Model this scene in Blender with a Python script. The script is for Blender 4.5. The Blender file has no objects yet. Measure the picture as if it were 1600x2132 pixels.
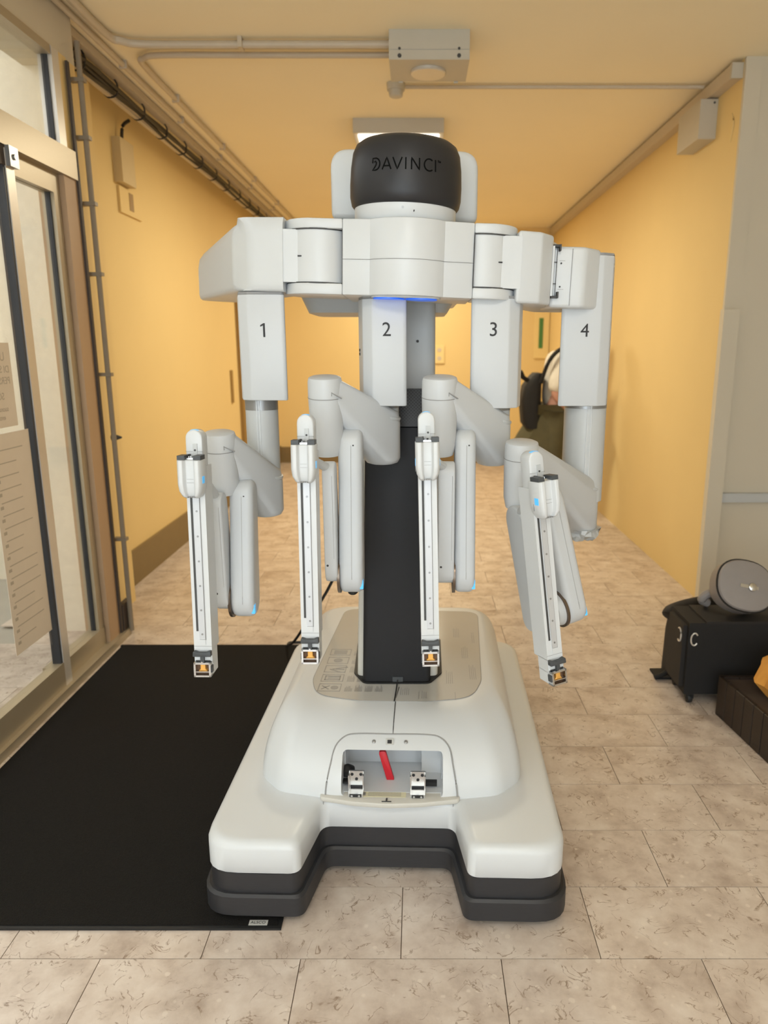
import bpy, bmesh, math, random
from mathutils import Vector, Matrix
random.seed(7)
PI = math.pi
R = math.radians
scene = bpy.context.scene
COL = scene.collection

# ---------------------------------------------------------------- camera
cam_data = bpy.data.cameras.new('camera')
cam = bpy.data.objects.new('camera', cam_data)
COL.objects.link(cam)
cam.location = (0, 0, 1.42)
cam.rotation_euler = (R(90 - 12.8), 0, 0)
cam_data.sensor_fit = 'VERTICAL'
cam_data.sensor_height = 36.0
cam_data.lens = 36.0 * 1500 / 2132
cam_data.shift_x = -70 / 2132
cam_data.clip_start = 0.02
cam_data.dof.use_dof = True
cam_data.dof.focus_distance = 1.80
cam_data.dof.aperture_fstop = 3.4
scene.camera = cam

# ---------------------------------------------------------------- world, exposure, large lights
world = bpy.data.worlds.new('world')
scene.world = world
world.use_nodes = True
bgn = world.node_tree.nodes['Background']
bgn.inputs['Color'].default_value = (0.88, 0.94, 1.0, 1)
bgn.inputs['Strength'].default_value = 4.2
vs = scene.view_settings
vs.view_transform = 'Standard'
vs.look = 'None'
vs.gamma = 1.0
vs.use_curve_mapping = False
vs.exposure = -0.35

def area(name, loc, rot, sx, sy, power, color):
    d = bpy.data.lights.new(name, 'AREA')
    d.shape = 'RECTANGLE'; d.size = sx; d.size_y = sy
    d.energy = power; d.color = color
    o = bpy.data.objects.new(name, d); COL.objects.link(o)
    o.location = loc; o.rotation_euler = rot
    return o
# area light added as front-left daylight, inside the unseen glazed entrance
area('entrance_daylight_fill', (-0.60, -2.30, 1.45), (R(90), 0, 0), 1.4, 2.3, 42, (0.74, 0.89, 1.0))

# ---------------------------------------------------------------- materials
def mat(name, color, rough=0.5, metal=0.0, spec=0.5, noise=0.0, nscale=20.0, bump=0.0, bscale=60.0, emit=None, estr=0.0, coat=0.0, stretch=None):
    m = bpy.data.materials.new(name); m.use_nodes = True
    nt = m.node_tree; b = nt.nodes['Principled BSDF']
    b.inputs['Base Color'].default_value = (*color, 1)
    b.inputs['Roughness'].default_value = rough
    b.inputs['Metallic'].default_value = metal
    b.inputs['Specular IOR Level'].default_value = spec
    b.inputs['Coat Weight'].default_value = coat
    geo = None
    if noise or bump:
        geo = nt.nodes.new('ShaderNodeNewGeometry')
        src = geo.outputs['Position']
        if stretch:
            mp = nt.nodes.new('ShaderNodeMapping'); mp.inputs['Scale'].default_value = stretch
            nt.links.new(src, mp.inputs['Vector']); src = mp.outputs['Vector']
    if noise:
        n = nt.nodes.new('ShaderNodeTexNoise'); n.inputs['Scale'].default_value = nscale; n.inputs['Detail'].default_value = 6
        nt.links.new(src, n.inputs['Vector'])
        mx = nt.nodes.new('ShaderNodeMix'); mx.data_type = 'RGBA'
        mx.inputs[6].default_value = (*[max(0, c * (1 - noise)) for c in color], 1)
        mx.inputs[7].default_value = (*[min(1, c * (1 + noise)) for c in color], 1)
        nt.links.new(n.outputs['Fac'], mx.inputs[0]); nt.links.new(mx.outputs[2], b.inputs['Base Color'])
    if bump:
        n2 = nt.nodes.new('ShaderNodeTexNoise'); n2.inputs['Scale'].default_value = bscale; n2.inputs['Detail'].default_value = 4
        nt.links.new(src, n2.inputs['Vector'])
        bp = nt.nodes.new('ShaderNodeBump'); bp.inputs['Strength'].default_value = bump; bp.inputs['Distance'].default_value = 0.004
        nt.links.new(n2.outputs['Fac'], bp.inputs['Height']); nt.links.new(bp.outputs['Normal'], b.inputs['Normal'])
    if emit:
        b.inputs['Emission Color'].default_value = (*emit, 1); b.inputs['Emission Strength'].default_value = estr
    return m

M = {}
M['white'] = mat('white_plastic', (0.62, 0.64, 0.655), 0.34, noise=0.02, nscale=8)
M['white2'] = mat('white_plastic_satin', (0.565, 0.585, 0.605), 0.38, noise=0.02, nscale=8)
M['pale'] = mat('pale_grey_plastic', (0.51, 0.525, 0.53), 0.4, noise=0.02)
M['cream'] = mat('cream_plastic', (0.56, 0.545, 0.50), 0.45, noise=0.02)
M['dark'] = mat('charcoal_plastic', (0.016, 0.016, 0.018), 0.5, spec=0.25, noise=0.06, nscale=40)
M['cap'] = mat('charcoal_cap', (0.024, 0.0235, 0.026), 0.40, spec=0.35, noise=0.05, nscale=30)
M['bumper'] = mat('charcoal_bumper', (0.022, 0.022, 0.025), 0.5, noise=0.25, nscale=30, stretch=(1, 1, 9))
M['rubber'] = mat('black_rubber', (0.008, 0.008, 0.008), 0.6, bump=0.05)
M['seam'] = mat('seam_dark', (0.05, 0.05, 0.05), 0.6, noise=0.05)
M['faintline'] = mat('seam_faint', (0.42, 0.42, 0.42), 0.6, noise=0.05)
M['greyline'] = mat('seam_grey', (0.28, 0.28, 0.28), 0.6, noise=0.05)
M['bronze'] = mat('bronze_ring', (0.17, 0.13, 0.10), 0.3, metal=0.8, noise=0.1)
M['band'] = mat('grey_band', (0.28, 0.28, 0.28), 0.3, metal=0.5, noise=0.03)
M['steel'] = mat('steel', (0.62, 0.62, 0.62), 0.22, metal=1.0, noise=0.04)
M['rail'] = mat('rail_metal', (0.55, 0.56, 0.58), 0.4, metal=0.3, noise=0.04, stretch=(40, 40, 2))
M['orange'] = mat('amber_contact', (0.80, 0.42, 0.10), 0.35, metal=0.3, noise=0.2, nscale=150)
M['brown_in'] = mat('brown_inside', (0.16, 0.08, 0.035), 0.5, noise=0.2)
M['grip'] = mat('dark_grip', (0.055, 0.06, 0.065), 0.5, noise=0.05)
M['blue'] = mat('blue_light', (0.02, 0.16, 0.9), 0.3, emit=(0.01, 0.14, 1.0), estr=0.45, noise=0.02)
M['cyan'] = mat('cyan_light', (0.1, 0.5, 0.9), 0.3, emit=(0.05, 0.42, 0.95), estr=0.55, noise=0.02)
M['red'] = mat('red_handle', (0.50, 0.008, 0.02), 0.35, noise=0.05)
M['ink'] = mat('black_ink', (0.015, 0.015, 0.017), 0.6, noise=0.02)
M['capink'] = mat('deboss_look_ink', (0.003, 0.003, 0.003), 0.8, spec=0.1, noise=0.02)
M['sheet'] = mat('clear_sheet_over_white', (0.50, 0.485, 0.45), 0.16, noise=0.04, nscale=6)
M['print'] = mat('grey_print', (0.26, 0.25, 0.235), 0.5, noise=0.1)
M['yellowlabel'] = mat('cream_label', (0.68, 0.64, 0.45), 0.5, noise=0.05)
M['greylabel'] = mat('grey_label', (0.5, 0.5, 0.48), 0.5, noise=0.05)
M['wall'] = mat('yellow_wall', (0.76, 0.57, 0.26), 0.75, noise=0.03, nscale=3, bump=0.08, bscale=120)
M['wallbeige'] = mat('beige_wall', (0.62, 0.56, 0.45), 0.75, noise=0.03, nscale=3, bump=0.06, bscale=120)
M['ceil'] = mat('ceiling_paint', (0.92, 0.82, 0.60), 0.8, noise=0.03, nscale=2, bump=0.08, bscale=90)
M['base'] = mat('brown_baseboard', (0.22, 0.15, 0.06), 0.55, noise=0.06)
M['alu'] = mat('beige_aluminium', (0.40, 0.335, 0.235), 0.38, metal=0.35, noise=0.05, stretch=(3, 3, 30))
M['alul'] = mat('light_aluminium', (0.64, 0.60, 0.54), 0.35, metal=0.35, noise=0.05)
M['gasket'] = mat('dark_gasket', (0.02, 0.021, 0.026), 0.5, noise=0.05)
M['bpost'] = mat('brown_post', (0.44, 0.29, 0.17), 0.55, noise=0.12, nscale=5, stretch=(1, 1, .2))
M['bdark'] = mat('dark_brown', (0.05, 0.036, 0.028), 0.6, noise=0.1)
M['stucco'] = mat('outside_stucco', (0.78, 0.71, 0.58), 0.9, noise=0.08, nscale=25, bump=0.4, bscale=90)
M['pave'] = mat('outside_paving', (0.42, 0.40, 0.35), 0.9, noise=0.15, nscale=4)
M['paper'] = mat('paper', (0.72, 0.62, 0.50), 0.8, noise=0.03)
M['paperink'] = mat('faded_print', (0.46, 0.39, 0.30), 0.8, noise=0.1)
M['conduit'] = mat('conduit_plastic', (0.55, 0.47, 0.36), 0.5, noise=0.04)
M['pipe'] = mat('brown_pipe', (0.25, 0.20, 0.14), 0.5, noise=0.1)
M['jbox'] = mat('yellowed_box', (0.62, 0.49, 0.27), 0.6, noise=0.04)
M['fixture'] = mat('fixture_plastic', (0.52, 0.48, 0.40), 0.5, noise=0.03)
M['cable'] = mat('black_cable', (0.02, 0.017, 0.012), 0.55, noise=0.1)
M['lamp'] = mat('lamp_diffuser', (0.9, 0.88, 0.8), 0.4, emit=(1.0, 0.93, 0.80), estr=5.0, noise=0.01)
M['door'] = mat('ochre_door', (0.62, 0.40, 0.13), 0.5, noise=0.03)
M['doorframe'] = mat('brown_doorframe', (0.30, 0.18, 0.05), 0.5, noise=0.06)
M['green'] = mat('green_print', (0.06, 0.20, 0.05), 0.6, noise=0.1)
M['signpaper'] = mat('pale_sign', (0.80, 0.62, 0.28), 0.6, noise=0.03)
M['bag'] = mat('black_fabric', (0.005, 0.0045, 0.0045), 0.75, noise=0.3, nscale=30, bump=0.25, bscale=300)
M['bag2'] = mat('black_fabric_brown', (0.011, 0.009, 0.008), 0.7, noise=0.2, nscale=30, bump=0.2, bscale=300)
M['greycloth'] = mat('grey_padded_cloth', (0.26, 0.235, 0.225), 0.55, noise=0.06, bump=0.2, bscale=200)
M['wood'] = mat('dark_wood', (0.020, 0.012, 0.008), 0.5, noise=0.35, nscale=12, stretch=(1, 1, 8), bump=0.2)
M['orangecloth'] = mat('orange_cloth', (0.70, 0.33, 0.06), 0.8, noise=0.25, nscale=14, bump=0.5, bscale=25)
M['skin'] = mat('skin', (0.50, 0.26, 0.19), 0.6, noise=0.05)
M['shirt'] = mat('white_shirt', (0.70, 0.65, 0.56), 0.85, noise=0.12, nscale=12, bump=0.6, bscale=12)
M['olive'] = mat('olive_cloth', (0.085, 0.075, 0.035), 0.85, noise=0.35, nscale=9, bump=0.6, bscale=12)
M['hair'] = mat('dark_hair', (0.03, 0.022, 0.015), 0.6, noise=0.3, nscale=60)

def mat_tile():
    m = bpy.data.materials.new('marble_tile'); m.use_nodes = True
    nt = m.node_tree; N = nt.nodes.new; L = nt.links.new
    b = nt.nodes['Principled BSDF']; b.inputs['Roughness'].default_value = 0.30
    geo = N('ShaderNodeNewGeometry'); inf = N('ShaderNodeObjectInfo')
    mul = N('ShaderNodeVectorMath'); mul.operation = 'SCALE'; mul.inputs['Scale'].default_value = 3.7
    comb = N('ShaderNodeCombineXYZ')
    for i in range(3): L(inf.outputs['Random'], comb.inputs[i])
    L(comb.outputs[0], mul.inputs[0])
    add = N('ShaderNodeVectorMath'); L(geo.outputs['Position'], add.inputs[0]); L(mul.outputs[0], add.inputs[1])
    P = add.outputs[0]
    def ramp(src, stops):
        r = N('ShaderNodeValToRGB'); e = r.color_ramp.elements
        e[0].position, e[0].color = stops[0][0], (*stops[0][1], 1); e[1].position, e[1].color = stops[-1][0], (*stops[-1][1], 1)
        for p, c in stops[1:-1]:
            k = e.new(p); k.color = (*c, 1)
        L(src, r.inputs[0]); return r.outputs[0]
    n1 = N('ShaderNodeTexNoise'); n1.inputs['Scale'].default_value = 9; n1.inputs['Detail'].default_value = 9; n1.inputs['Roughness'].default_value = 0.62; L(P, n1.inputs['Vector'])
    base = ramp(n1.outputs['Fac'], [(0.30, (0.40, 0.315, 0.255)), (0.5, (0.58, 0.485, 0.41)), (0.70, (0.69, 0.605, 0.53))])
    v = N('ShaderNodeTexVoronoi'); v.inputs['Scale'].default_value = 22; L(P, v.inputs['Vector'])
    n2 = N('ShaderNodeTexNoise'); n2.inputs['Scale'].default_value = 55; n2.inputs['Detail'].default_value = 3; L(P, n2.inputs['Vector'])
    sub = N('ShaderNodeMath'); sub.operation = 'MULTIPLY_ADD'; sub.inputs[1].default_value = 0.30; L(n2.outputs['Fac'], sub.inputs[0]); L(v.outputs['Distance'], sub.inputs[2])
    chip = ramp(sub.outputs[0], [(0.24, (1, 1, 1)), (0.30, (0, 0, 0))])
    mx = N('ShaderNodeMix'); mx.data_type = 'RGBA'; mx.inputs[7].default_value = (0.72, 0.63, 0.54, 1)
    m05 = N('ShaderNodeMath'); m05.operation = 'MULTIPLY'; m05.inputs[1].default_value = 0.6
    L(chip, m05.inputs[0]); L(m05.outputs[0], mx.inputs[0]); L(base, mx.inputs[6])
    n3 = N('ShaderNodeTexNoise'); n3.inputs['Scale'].default_value = 14; n3.inputs['Detail'].default_value = 5; n3.inputs['Distortion'].default_value = 1.6; L(P, n3.inputs['Vector'])
    vein = ramp(n3.outputs['Fac'], [(0.482, (0, 0, 0)), (0.50, (1, 1, 1)), (0.518, (0, 0, 0))])
    n4 = N('ShaderNodeTexNoise'); n4.inputs['Scale'].default_value = 24; L(P, n4.inputs['Vector'])
    gate = ramp(n4.outputs['Fac'], [(0.47, (0, 0, 0)), (0.58, (1, 1, 1))])
    gm = N('ShaderNodeMath'); gm.operation = 'MULTIPLY'; L(vein, gm.inputs[0]); L(gate, gm.inputs[1])
    mx2 = N('ShaderNodeMix'); mx2.data_type = 'RGBA'; mx2.inputs[7].default_value = (0.24, 0.165, 0.11, 1)
    L(gm.outputs[0], mx2.inputs[0]); L(mx.outputs[2], mx2.inputs[6])
    L(mx2.outputs[2], b.inputs['Base Color'])
    return m
M['tile'] = mat_tile()
M['grout'] = mat('grout', (0.13, 0.09, 0.06), 0.8, noise=0.1)

def mat_mesh_grille():
    m = mat('grille', (0.02, 0.02, 0.021), 0.5)
    nt = m.node_tree; b = nt.nodes['Principled BSDF']
    g = nt.nodes.new('ShaderNodeNewGeometry'); v = nt.nodes.new('ShaderNodeTexVoronoi'); v.inputs['Scale'].default_value = 150; v.inputs['Randomness'].default_value = 0.0
    r = nt.nodes.new('ShaderNodeMapping'); r.inputs['Rotation'].default_value = (0, R(45), 0)
    nt.links.new(g.outputs['Position'], r.inputs['Vector']); nt.links.new(r.outputs['Vector'], v.inputs['Vector'])
    c = nt.nodes.new('ShaderNodeValToRGB'); c.color_ramp.elements[0].position = 0.35; c.color_ramp.elements[0].color = (0.004, 0.004, 0.004, 1)
    c.color_ramp.elements[1].position = 0.5; c.color_ramp.elements[1].color = (0.045, 0.045, 0.047, 1)
    nt.links.new(v.outputs['Distance'], c.inputs[0]); nt.links.new(c.outputs[0], b.inputs['Base Color'])
    return m
M['grille'] = mat_mesh_grille()

def mat_mat():
    m = mat('mat_pile', (0.010, 0.009, 0.008), 0.95, noise=0.6, nscale=220, bump=0.9, bscale=420, spec=0.2)
    return m
M['matpile'] = mat_mat()

def mat_glass():
    m = bpy.data.materials.new('pane_glass'); m.use_nodes = True
    nt = m.node_tree
    for n in list(nt.nodes): nt.nodes.remove(n)
    out = nt.nodes.new('ShaderNodeOutputMaterial'); t = nt.nodes.new('ShaderNodeBsdfTransparent'); g = nt.nodes.new('ShaderNodeBsdfGlossy')
    t.inputs['Color'].default_value = (0.96, 0.955, 0.93, 1); g.inputs['Roughness'].default_value = 0.03
    lw = nt.nodes.new('ShaderNodeLayerWeight'); lw.inputs['Blend'].default_value = 0.5
    pw = nt.nodes.new('ShaderNodeMath'); pw.operation = 'POWER'; pw.inputs[1].default_value = 4.0
    f = nt.nodes.new('ShaderNodeMath'); f.operation = 'MULTIPLY_ADD'; f.inputs[1].default_value = 0.6; f.inputs[2].default_value = 0.03
    nt.links.new(lw.outputs['Facing'], pw.inputs[0]); nt.links.new(pw.outputs[0], f.inputs[0])
    mx = nt.nodes.new('ShaderNodeMixShader')
    nt.links.new(f.outputs[0], mx.inputs[0]); nt.links.new(t.outputs[0], mx.inputs[1]); nt.links.new(g.outputs[0], mx.inputs[2]); nt.links.new(mx.outputs[0], out.inputs[0])
    return m
M['glass'] = mat_glass()

# ---------------------------------------------------------------- mesh helpers
def bm_new(): return bmesh.new()

def bevel(bm, w, seg=2, ang=30):
    es = [e for e in bm.edges if len(e.link_faces) == 2 and e.calc_face_angle(0) > R(ang)]
    if es and w > 0:
        bmesh.ops.bevel(bm, geom=es, offset=w, segments=seg, affect='EDGES', profile=0.5, clamp_overlap=True)
    return bm

def xf(bm, m):
    bmesh.ops.transform(bm, matrix=m, verts=bm.verts); return bm

def join(*bms):
    out = bmesh.new()
    for b in bms:
        me = bpy.data.meshes.new('tmp'); b.to_mesh(me); out.from_mesh(me); bpy.data.meshes.remove(me); b.free()
    return out

def box(x0, x1, y0, y1, z0, z1, bev=0.0, seg=2):
    bm = bmesh.new()
    vs_ = [bm.verts.new((x, y, z)) for z in (z0, z1) for y in (y0, y1) for x in (x0, x1)]
    for f in ((0, 2, 3, 1), (4, 5, 7, 6), (0, 1, 5, 4), (2, 6, 7, 3), (0, 4, 6, 2), (1, 3, 7, 5)):
        bm.faces.new([vs_[i] for i in f])
    return bevel(bm, bev, seg) if bev else bm

def loft(rings, cap=True, closed=True):
    bm = bmesh.new()
    rv = [[bm.verts.new(p) for p in r] for r in rings]
    n = len(rings[0])
    for a, b in zip(rv[:-1], rv[1:]):
        for i in range(n if closed else n - 1):
            j = (i + 1) % n
            bm.faces.new((a[i], a[j], b[j], b[i]))
    if cap:
        bm.faces.new(list(reversed(rv[0]))); bm.faces.new(rv[-1])
    bmesh.ops.recalc_face_normals(bm, faces=bm.faces)
    return bm

def rpoly(pts, rad, seg=5):
    out = []; n = len(pts)
    for i in range(n):
        p = Vector(pts[i]); a = Vector(pts[i - 1]); b = Vector(pts[(i + 1) % n])
        r = rad[i] if isinstance(rad, (list, tuple)) else rad
        d1 = (a - p); d2 = (b - p); l1 = d1.length; l2 = d2.length; d1.normalize(); d2.normalize()
        ang = d1.angle(d2)
        if r <= 0 or ang > PI - 0.02: out.append(tuple(p)); continue
        t = min(r / math.tan(ang / 2), 0.49 * l1, 0.49 * l2)
        s, e = p + d1 * t, p + d2 * t
        for k in range(seg + 1):
            q = k / seg
            out.append(tuple((1 - q) ** 2 * s + 2 * q * (1 - q) * p + q * q * e))
    return out

def prism(pts, z0, z1, bev=0.0, seg=2, ang=40):
    bm = loft([[(x, y, z0) for x, y in pts], [(x, y, z1) for x, y in pts]])
    return bevel(bm, bev, seg, ang) if bev else bm

def prism_xz(pts, y0, y1, bev=0.0, seg=2, ang=40):
    bm = loft([[(x, y0, z) for x, z in pts], [(x, y1, z) for x, z in pts]])
    return bevel(bm, bev, seg, ang) if bev else bm

def prism_yz(pts, x0, x1, bev=0.0, seg=2, ang=40):
    bm = loft([[(x0, y, z) for y, z in pts], [(x1, y, z) for y, z in pts]])
    return bevel(bm, bev, seg, ang) if bev else bm

def lathe(profile, seg=40, m=None, cap=True):
    rings = [[(r * math.cos(2 * PI * i / seg), r * math.sin(2 * PI * i / seg), z) for i in range(seg)] for r, z in profile]
    bm = loft(rings, cap)
    return xf(bm, m) if m else bm

def cyl(p0, p1, r, seg=20, bev=0.0):
    p0, p1 = Vector(p0), Vector(p1); d = p1 - p0
    q = Vector((0, 0, 1)).rotation_difference(d)
    bm = lathe([(r, 0), (r, d.length)], seg)
    if bev: bevel(bm, bev, 2, 40)
    return xf(bm, Matrix.Translation(p0) @ q.to_matrix().to_4x4())

def smooth_path(pts, n=6):
    P = [Vector(p) for p in pts]; out = []
    for i in range(len(P) - 1):
        p0 = P[max(i - 1, 0)]; p1 = P[i]; p2 = P[i + 1]; p3 = P[min(i + 2, len(P) - 1)]
        for k in range(n):
            t = k / n
            out.append(0.5 * ((2 * p1) + (-p0 + p2) * t + (2 * p0 - 5 * p1 + 4 * p2 - p3) * t * t + (-p0 + 3 * p1 - 3 * p2 + p3) * t ** 3))
    out.append(P[-1]); return out

def tube(pts, r, seg=8):
    P = [Vector(p) for p in pts]; rings = []
    for i, p in enumerate(P):
        d = (P[min(i + 1, len(P) - 1)] - P[max(i - 1, 0)]).normalized()
        up = Vector((0, 0, 1)) if abs(d.z) < 0.9 else Vector((0, 1, 0))
        a = d.cross(up).normalized(); b = a.cross(d).normalized()
        rr = r[i] if isinstance(r, (list, tuple)) else r
        rings.append([tuple(p + (a * math.cos(2 * PI * k / seg) + b * math.sin(2 * PI * k / seg)) * rr) for k in range(seg)])
    return loft(rings)

def hull(points):
    bm = bmesh.new()
    for p in points: bm.verts.new(p)
    r = bmesh.ops.convex_hull(bm, input=bm.verts)
    junk = [v for v in bm.verts if not v.link_faces]
    if junk: bmesh.ops.delete(bm, geom=junk, context='VERTS')
    bmesh.ops.dissolve_limit(bm, angle_limit=R(0.5), verts=bm.verts, edges=bm.edges)
    return bm

def circ(cx, cy, z, r, n=24):
    return [(cx + r * math.cos(2 * PI * i / n), cy + r * math.sin(2 * PI * i / n), z) for i in range(n)]

def stadium(a, ra, b, rb, n=12):
    ax, az = a; bx, bz = b
    d = Vector((bx - ax, bz - az)); L = d.length; th = math.atan2(d.y, d.x); off = math.acos(max(-1, min(1, (ra - rb) / L)))
    pts = []
    for k in range(n + 1):
        t = th + off + (2 * PI - 2 * off) * k / n; pts.append((ax + ra * math.cos(t), az + ra * math.sin(t)))
    for k in range(n + 1):
        t = th - off + (2 * off) * k / n; pts.append((bx + rb * math.cos(t), bz + rb * math.sin(t)))
    return pts

def add(name, bm, material, parent=None, label=None, cat=None, group=None, kind=None, ang=35, smooth=True):
    me = bpy.data.meshes.new(name); bm.to_mesh(me); bm.free()
    me.materials.append(M[material] if isinstance(material, str) else material)
    if smooth:
        me.shade_smooth() if hasattr(me, 'shade_smooth') else None
        me.set_sharp_from_angle(angle=R(ang))
    o = bpy.data.objects.new(name, me); COL.objects.link(o)
    if parent is not None:
        o.parent = parent
        if parent.type == 'EMPTY': o.matrix_parent_inverse = Matrix.Translation(parent.location).inverted()
    if label: o['label'] = label
    if cat: o['category'] = cat
    if group: o['group'] = group
    if kind: o['kind'] = kind
    return o

def thing(name, loc, label, cat, group=None):
    o = bpy.data.objects.new(name, None); COL.objects.link(o); o.location = loc; o.empty_display_size = 0.1
    o['label'] = label; o['category'] = cat
    if group: o['group'] = group
    return o

def struct(name, bm, material, parent=None, **k):
    return add(name, bm, material, parent, kind='structure' if parent is None else None, **k)

def text_bm(s, size, depth=0.0006):
    cu = bpy.data.curves.new('t', 'FONT'); cu.body = s; cu.size = size; cu.align_x = 'CENTER'; cu.align_y = 'CENTER'; cu.extrude = depth; cu.resolution_u = 6
    o = bpy.data.objects.new('t', cu); COL.objects.link(o)
    dg = bpy.context.evaluated_depsgraph_get(); me = bpy.data.meshes.new_from_object(o.evaluated_get(dg))
    bm = bmesh.new(); bm.from_mesh(me)
    bpy.data.objects.remove(o); bpy.data.curves.remove(cu); bpy.data.meshes.remove(me)
    return bm

FRONT = Matrix.Rotation(R(90), 4, 'X')      # text plane xy -> xz, facing -y

# ================================================================ SETTING
CEIL = 2.82
XL, XR = -1.75, 1.62
YF = 9.1
floor = struct('floor', box(-1.9, 2.6, -2.5, YF + 0.1, -0.10, -0.003), 'grout', smooth=False)
TL, TD, G = 0.478, 0.235, 0.0022
tb = box(G / 2, TL - G / 2, G / 2, TD - G / 2, -0.006, 0.0, 0.0008, 1)
tile_mesh = bpy.data.meshes.new('tile'); tb.to_mesh(tile_mesh); tb.free(); tile_mesh.materials.append(M['tile'])
rest = bmesh.new()
ntile = 0
for k in range(-17, 34):
    y = 1.44 + TD * k
    if y + TD > YF + 0.1: continue
    x = -0.04 - (0.239 if k % 2 else 0) - TL * 5
    while x < 2.55:
        if x > -2.2:
            vis = abs(x + TL / 2) < (0.62 * (y + TD) + 0.75) and 0.95 < y < 6.0 and x < 2.0
            if vis and ntile < 290:
                o = bpy.data.objects.new('tile', tile_mesh); COL.objects.link(o); o.parent = floor; o.location = (x, y, 0); ntile += 1
            else:
                t_ = box(x + G / 2, x + TL - G / 2, y + G / 2, y + TD - G / 2, -0.006, 0.0)
                me = bpy.data.meshes.new('tmp'); t_.to_mesh(me); t_.free(); rest.from_mesh(me); bpy.data.meshes.remove(me)
        x += TL
add('tile_field', rest, 'tile', floor, kind='stuff', smooth=False)

struct('ceiling', box(-1.9, 2.6, -2.5, YF + 0.1, CEIL, CEIL + 0.1), 'ceil', smooth=False)
wl = struct('wall_left', box(XL - 0.15, XL, 3.95, YF, 0, CEIL), 'wall', smooth=False)
struct('wall_left_return', box(XL - 0.15, -1.63, 3.50, 3.95, 0, CEIL, 0.004), 'wall')
struct('wall_far', box(XL - 0.15, XR + 0.2, YF, YF + 0.12, 0, CEIL), 'wall', smooth=False)
struct('wall_right', box(XR, XR + 0.16, 3.97, YF, 0, CEIL), 'wall', smooth=False)
wf = struct('wall_foyer', box(XR + 0.0, 2.6, 3.95, 3.969, 0, CEIL), 'wallbeige', smooth=False)
struct('wall_foyer_right', box(2.45, 2.6, -2.5, 3.95, 0, CEIL), 'wallbeige', smooth=False)
# back wall of the foyer with its glazed entrance
struct('wall_back', join(box(-1.9, -1.35, -2.5, -2.40, 0, CEIL), box(2.15, 2.6, -2.5, -2.40, 0, CEIL), box(-1.35, 2.15, -2.5, -2.40, 2.62, CEIL)), 'wallbeige', smooth=False)
ent = struct('window_3', box(-1.35, 2.15, -2.46, -2.45, 0.06, 2.62), 'glass', smooth=False)
for x in (-1.35, -0.2, 0.95, 2.08):
    add('mullion', box(x, x + 0.07, -2.49, -2.41, 0, 2.62, 0.004), 'alu', ent)
add('sill', box(-1.35, 2.15, -2.49, -2.41, 0, 0.06), 'alu', ent)
# baseboards
struct('baseboard_left', box(XL, XL + 0.018, 3.95, YF, 0, 0.215, 0.003), 'base')
struct('baseboard_far', box(XL + 0.018, XR, YF - 0.018, YF, 0, 0.20, 0.003), 'base')
# rail and pilaster of the beige foyer wall
struct('trim_1', box(1.665, 2.44, 3.915, 3.95, 0.585, 0.635, 0.006), 'pale')
struct('trim_2', box(1.602, 1.685, 3.90, 3.95, 0.0, 1.62, 0.01), 'wallbeige')
struct('trim_3', box(XR - 0.002, 1.70, 3.942, 3.955, 0.0, 2.78, 0.003), 'wallbeige')

# ---- glazed wall with sliding door on the left
XG = -1.52
def gbox(y0, y1, z0, z1, d=0.03, bev=0.004, off=0.0):
    return box(XG - d + off, XG + d + off, y0, y1, z0, z1, bev)
struct('wall_left_lintel', box(-1.72, XG + 0.02, -2.4, 3.50, 2.62, CEIL), 'wallbeige', smooth=False)
w1 = struct('window_1', gbox(-2.4, 3.32, 2.24, 2.62, 0.004, 0), 'glass', smooth=False)
add('window_frame', gbox(3.27, 3.33, 2.22, 2.62, 0.03), 'alul', w1)
add('window_gasket', gbox(3.262, 3.27, 2.24, 2.62, 0.012, 0), 'gasket', w1)
add('window_frame', gbox(-2.4, 3.262, 2.585, 2.62, 0.029), 'alu', w1)
add('transom', gbox(-2.4, 3.38, 2.13, 2.245, 0.045), 'alu', w1)
w2 = struct('window_2', gbox(2.86, 3.20, 0.12, 2.05, 0.004, 0, -0.012), 'glass', smooth=False)
add('window_frame', gbox(3.20, 3.25, 0.0, 2.13, 0.026, 0.004, -0.012), 'alu', w2)
add('window_frame', gbox(2.83, 3.20, 2.05, 2.13, 0.026, 0.004, -0.012), 'alu', w2)
add('window_gasket', gbox(3.192, 3.20, 0.12, 2.05, 0.010, 0, -0.012), 'gasket', w2)
add('window_sill', gbox(2.78, 3.25, 0.0, 0.12, 0.03, 0.004, -0.012), 'alu', w2)
d1 = struct('door_1', gbox(1.60, 2.80, 0.13, 2.06, 0.004, 0, 0.02), 'glass', smooth=False)
add('stile', gbox(2.795, 2.85, 0.03, 2.12, 0.022, 0.004, 0.02), 'alul', d1)
add('gasket', gbox(2.782, 2.795, 0.06, 2.10, 0.018, 0, 0.02), 'gasket', d1)
add('stile', gbox(1.55, 1.61, 0.03, 2.12, 0.022, 0.004, 0.02), 'alul', d1)
add('bottom_rail', gbox(1.61, 2.795, 0.03, 0.14, 0.022, 0.004, 0.02), 'alu', d1)
add('top_rail', gbox(1.61, 2.795, 2.06, 2.125, 0.021, 0.004, 0.02), 'bdark', d1)
add('roller_bracket', join(gbox(2.80, 2.86, 2.06, 2.13, 0.008, 0.002, 0.05), cyl((XG + 0.055, 2.83, 2.095), (XG + 0.064, 2.83, 2.095), 0.010)), 'band', d1)
d3 = struct('door_3', gbox(-2.4, 1.55, 0.13, 2.06, 0.004, 0, -0.012), 'glass', smooth=False)
struct('trim_4', box(XG - 0.06, XG + 0.06, -2.4, 3.45, 0.0, 0.035, 0.004), 'alu')
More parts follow.
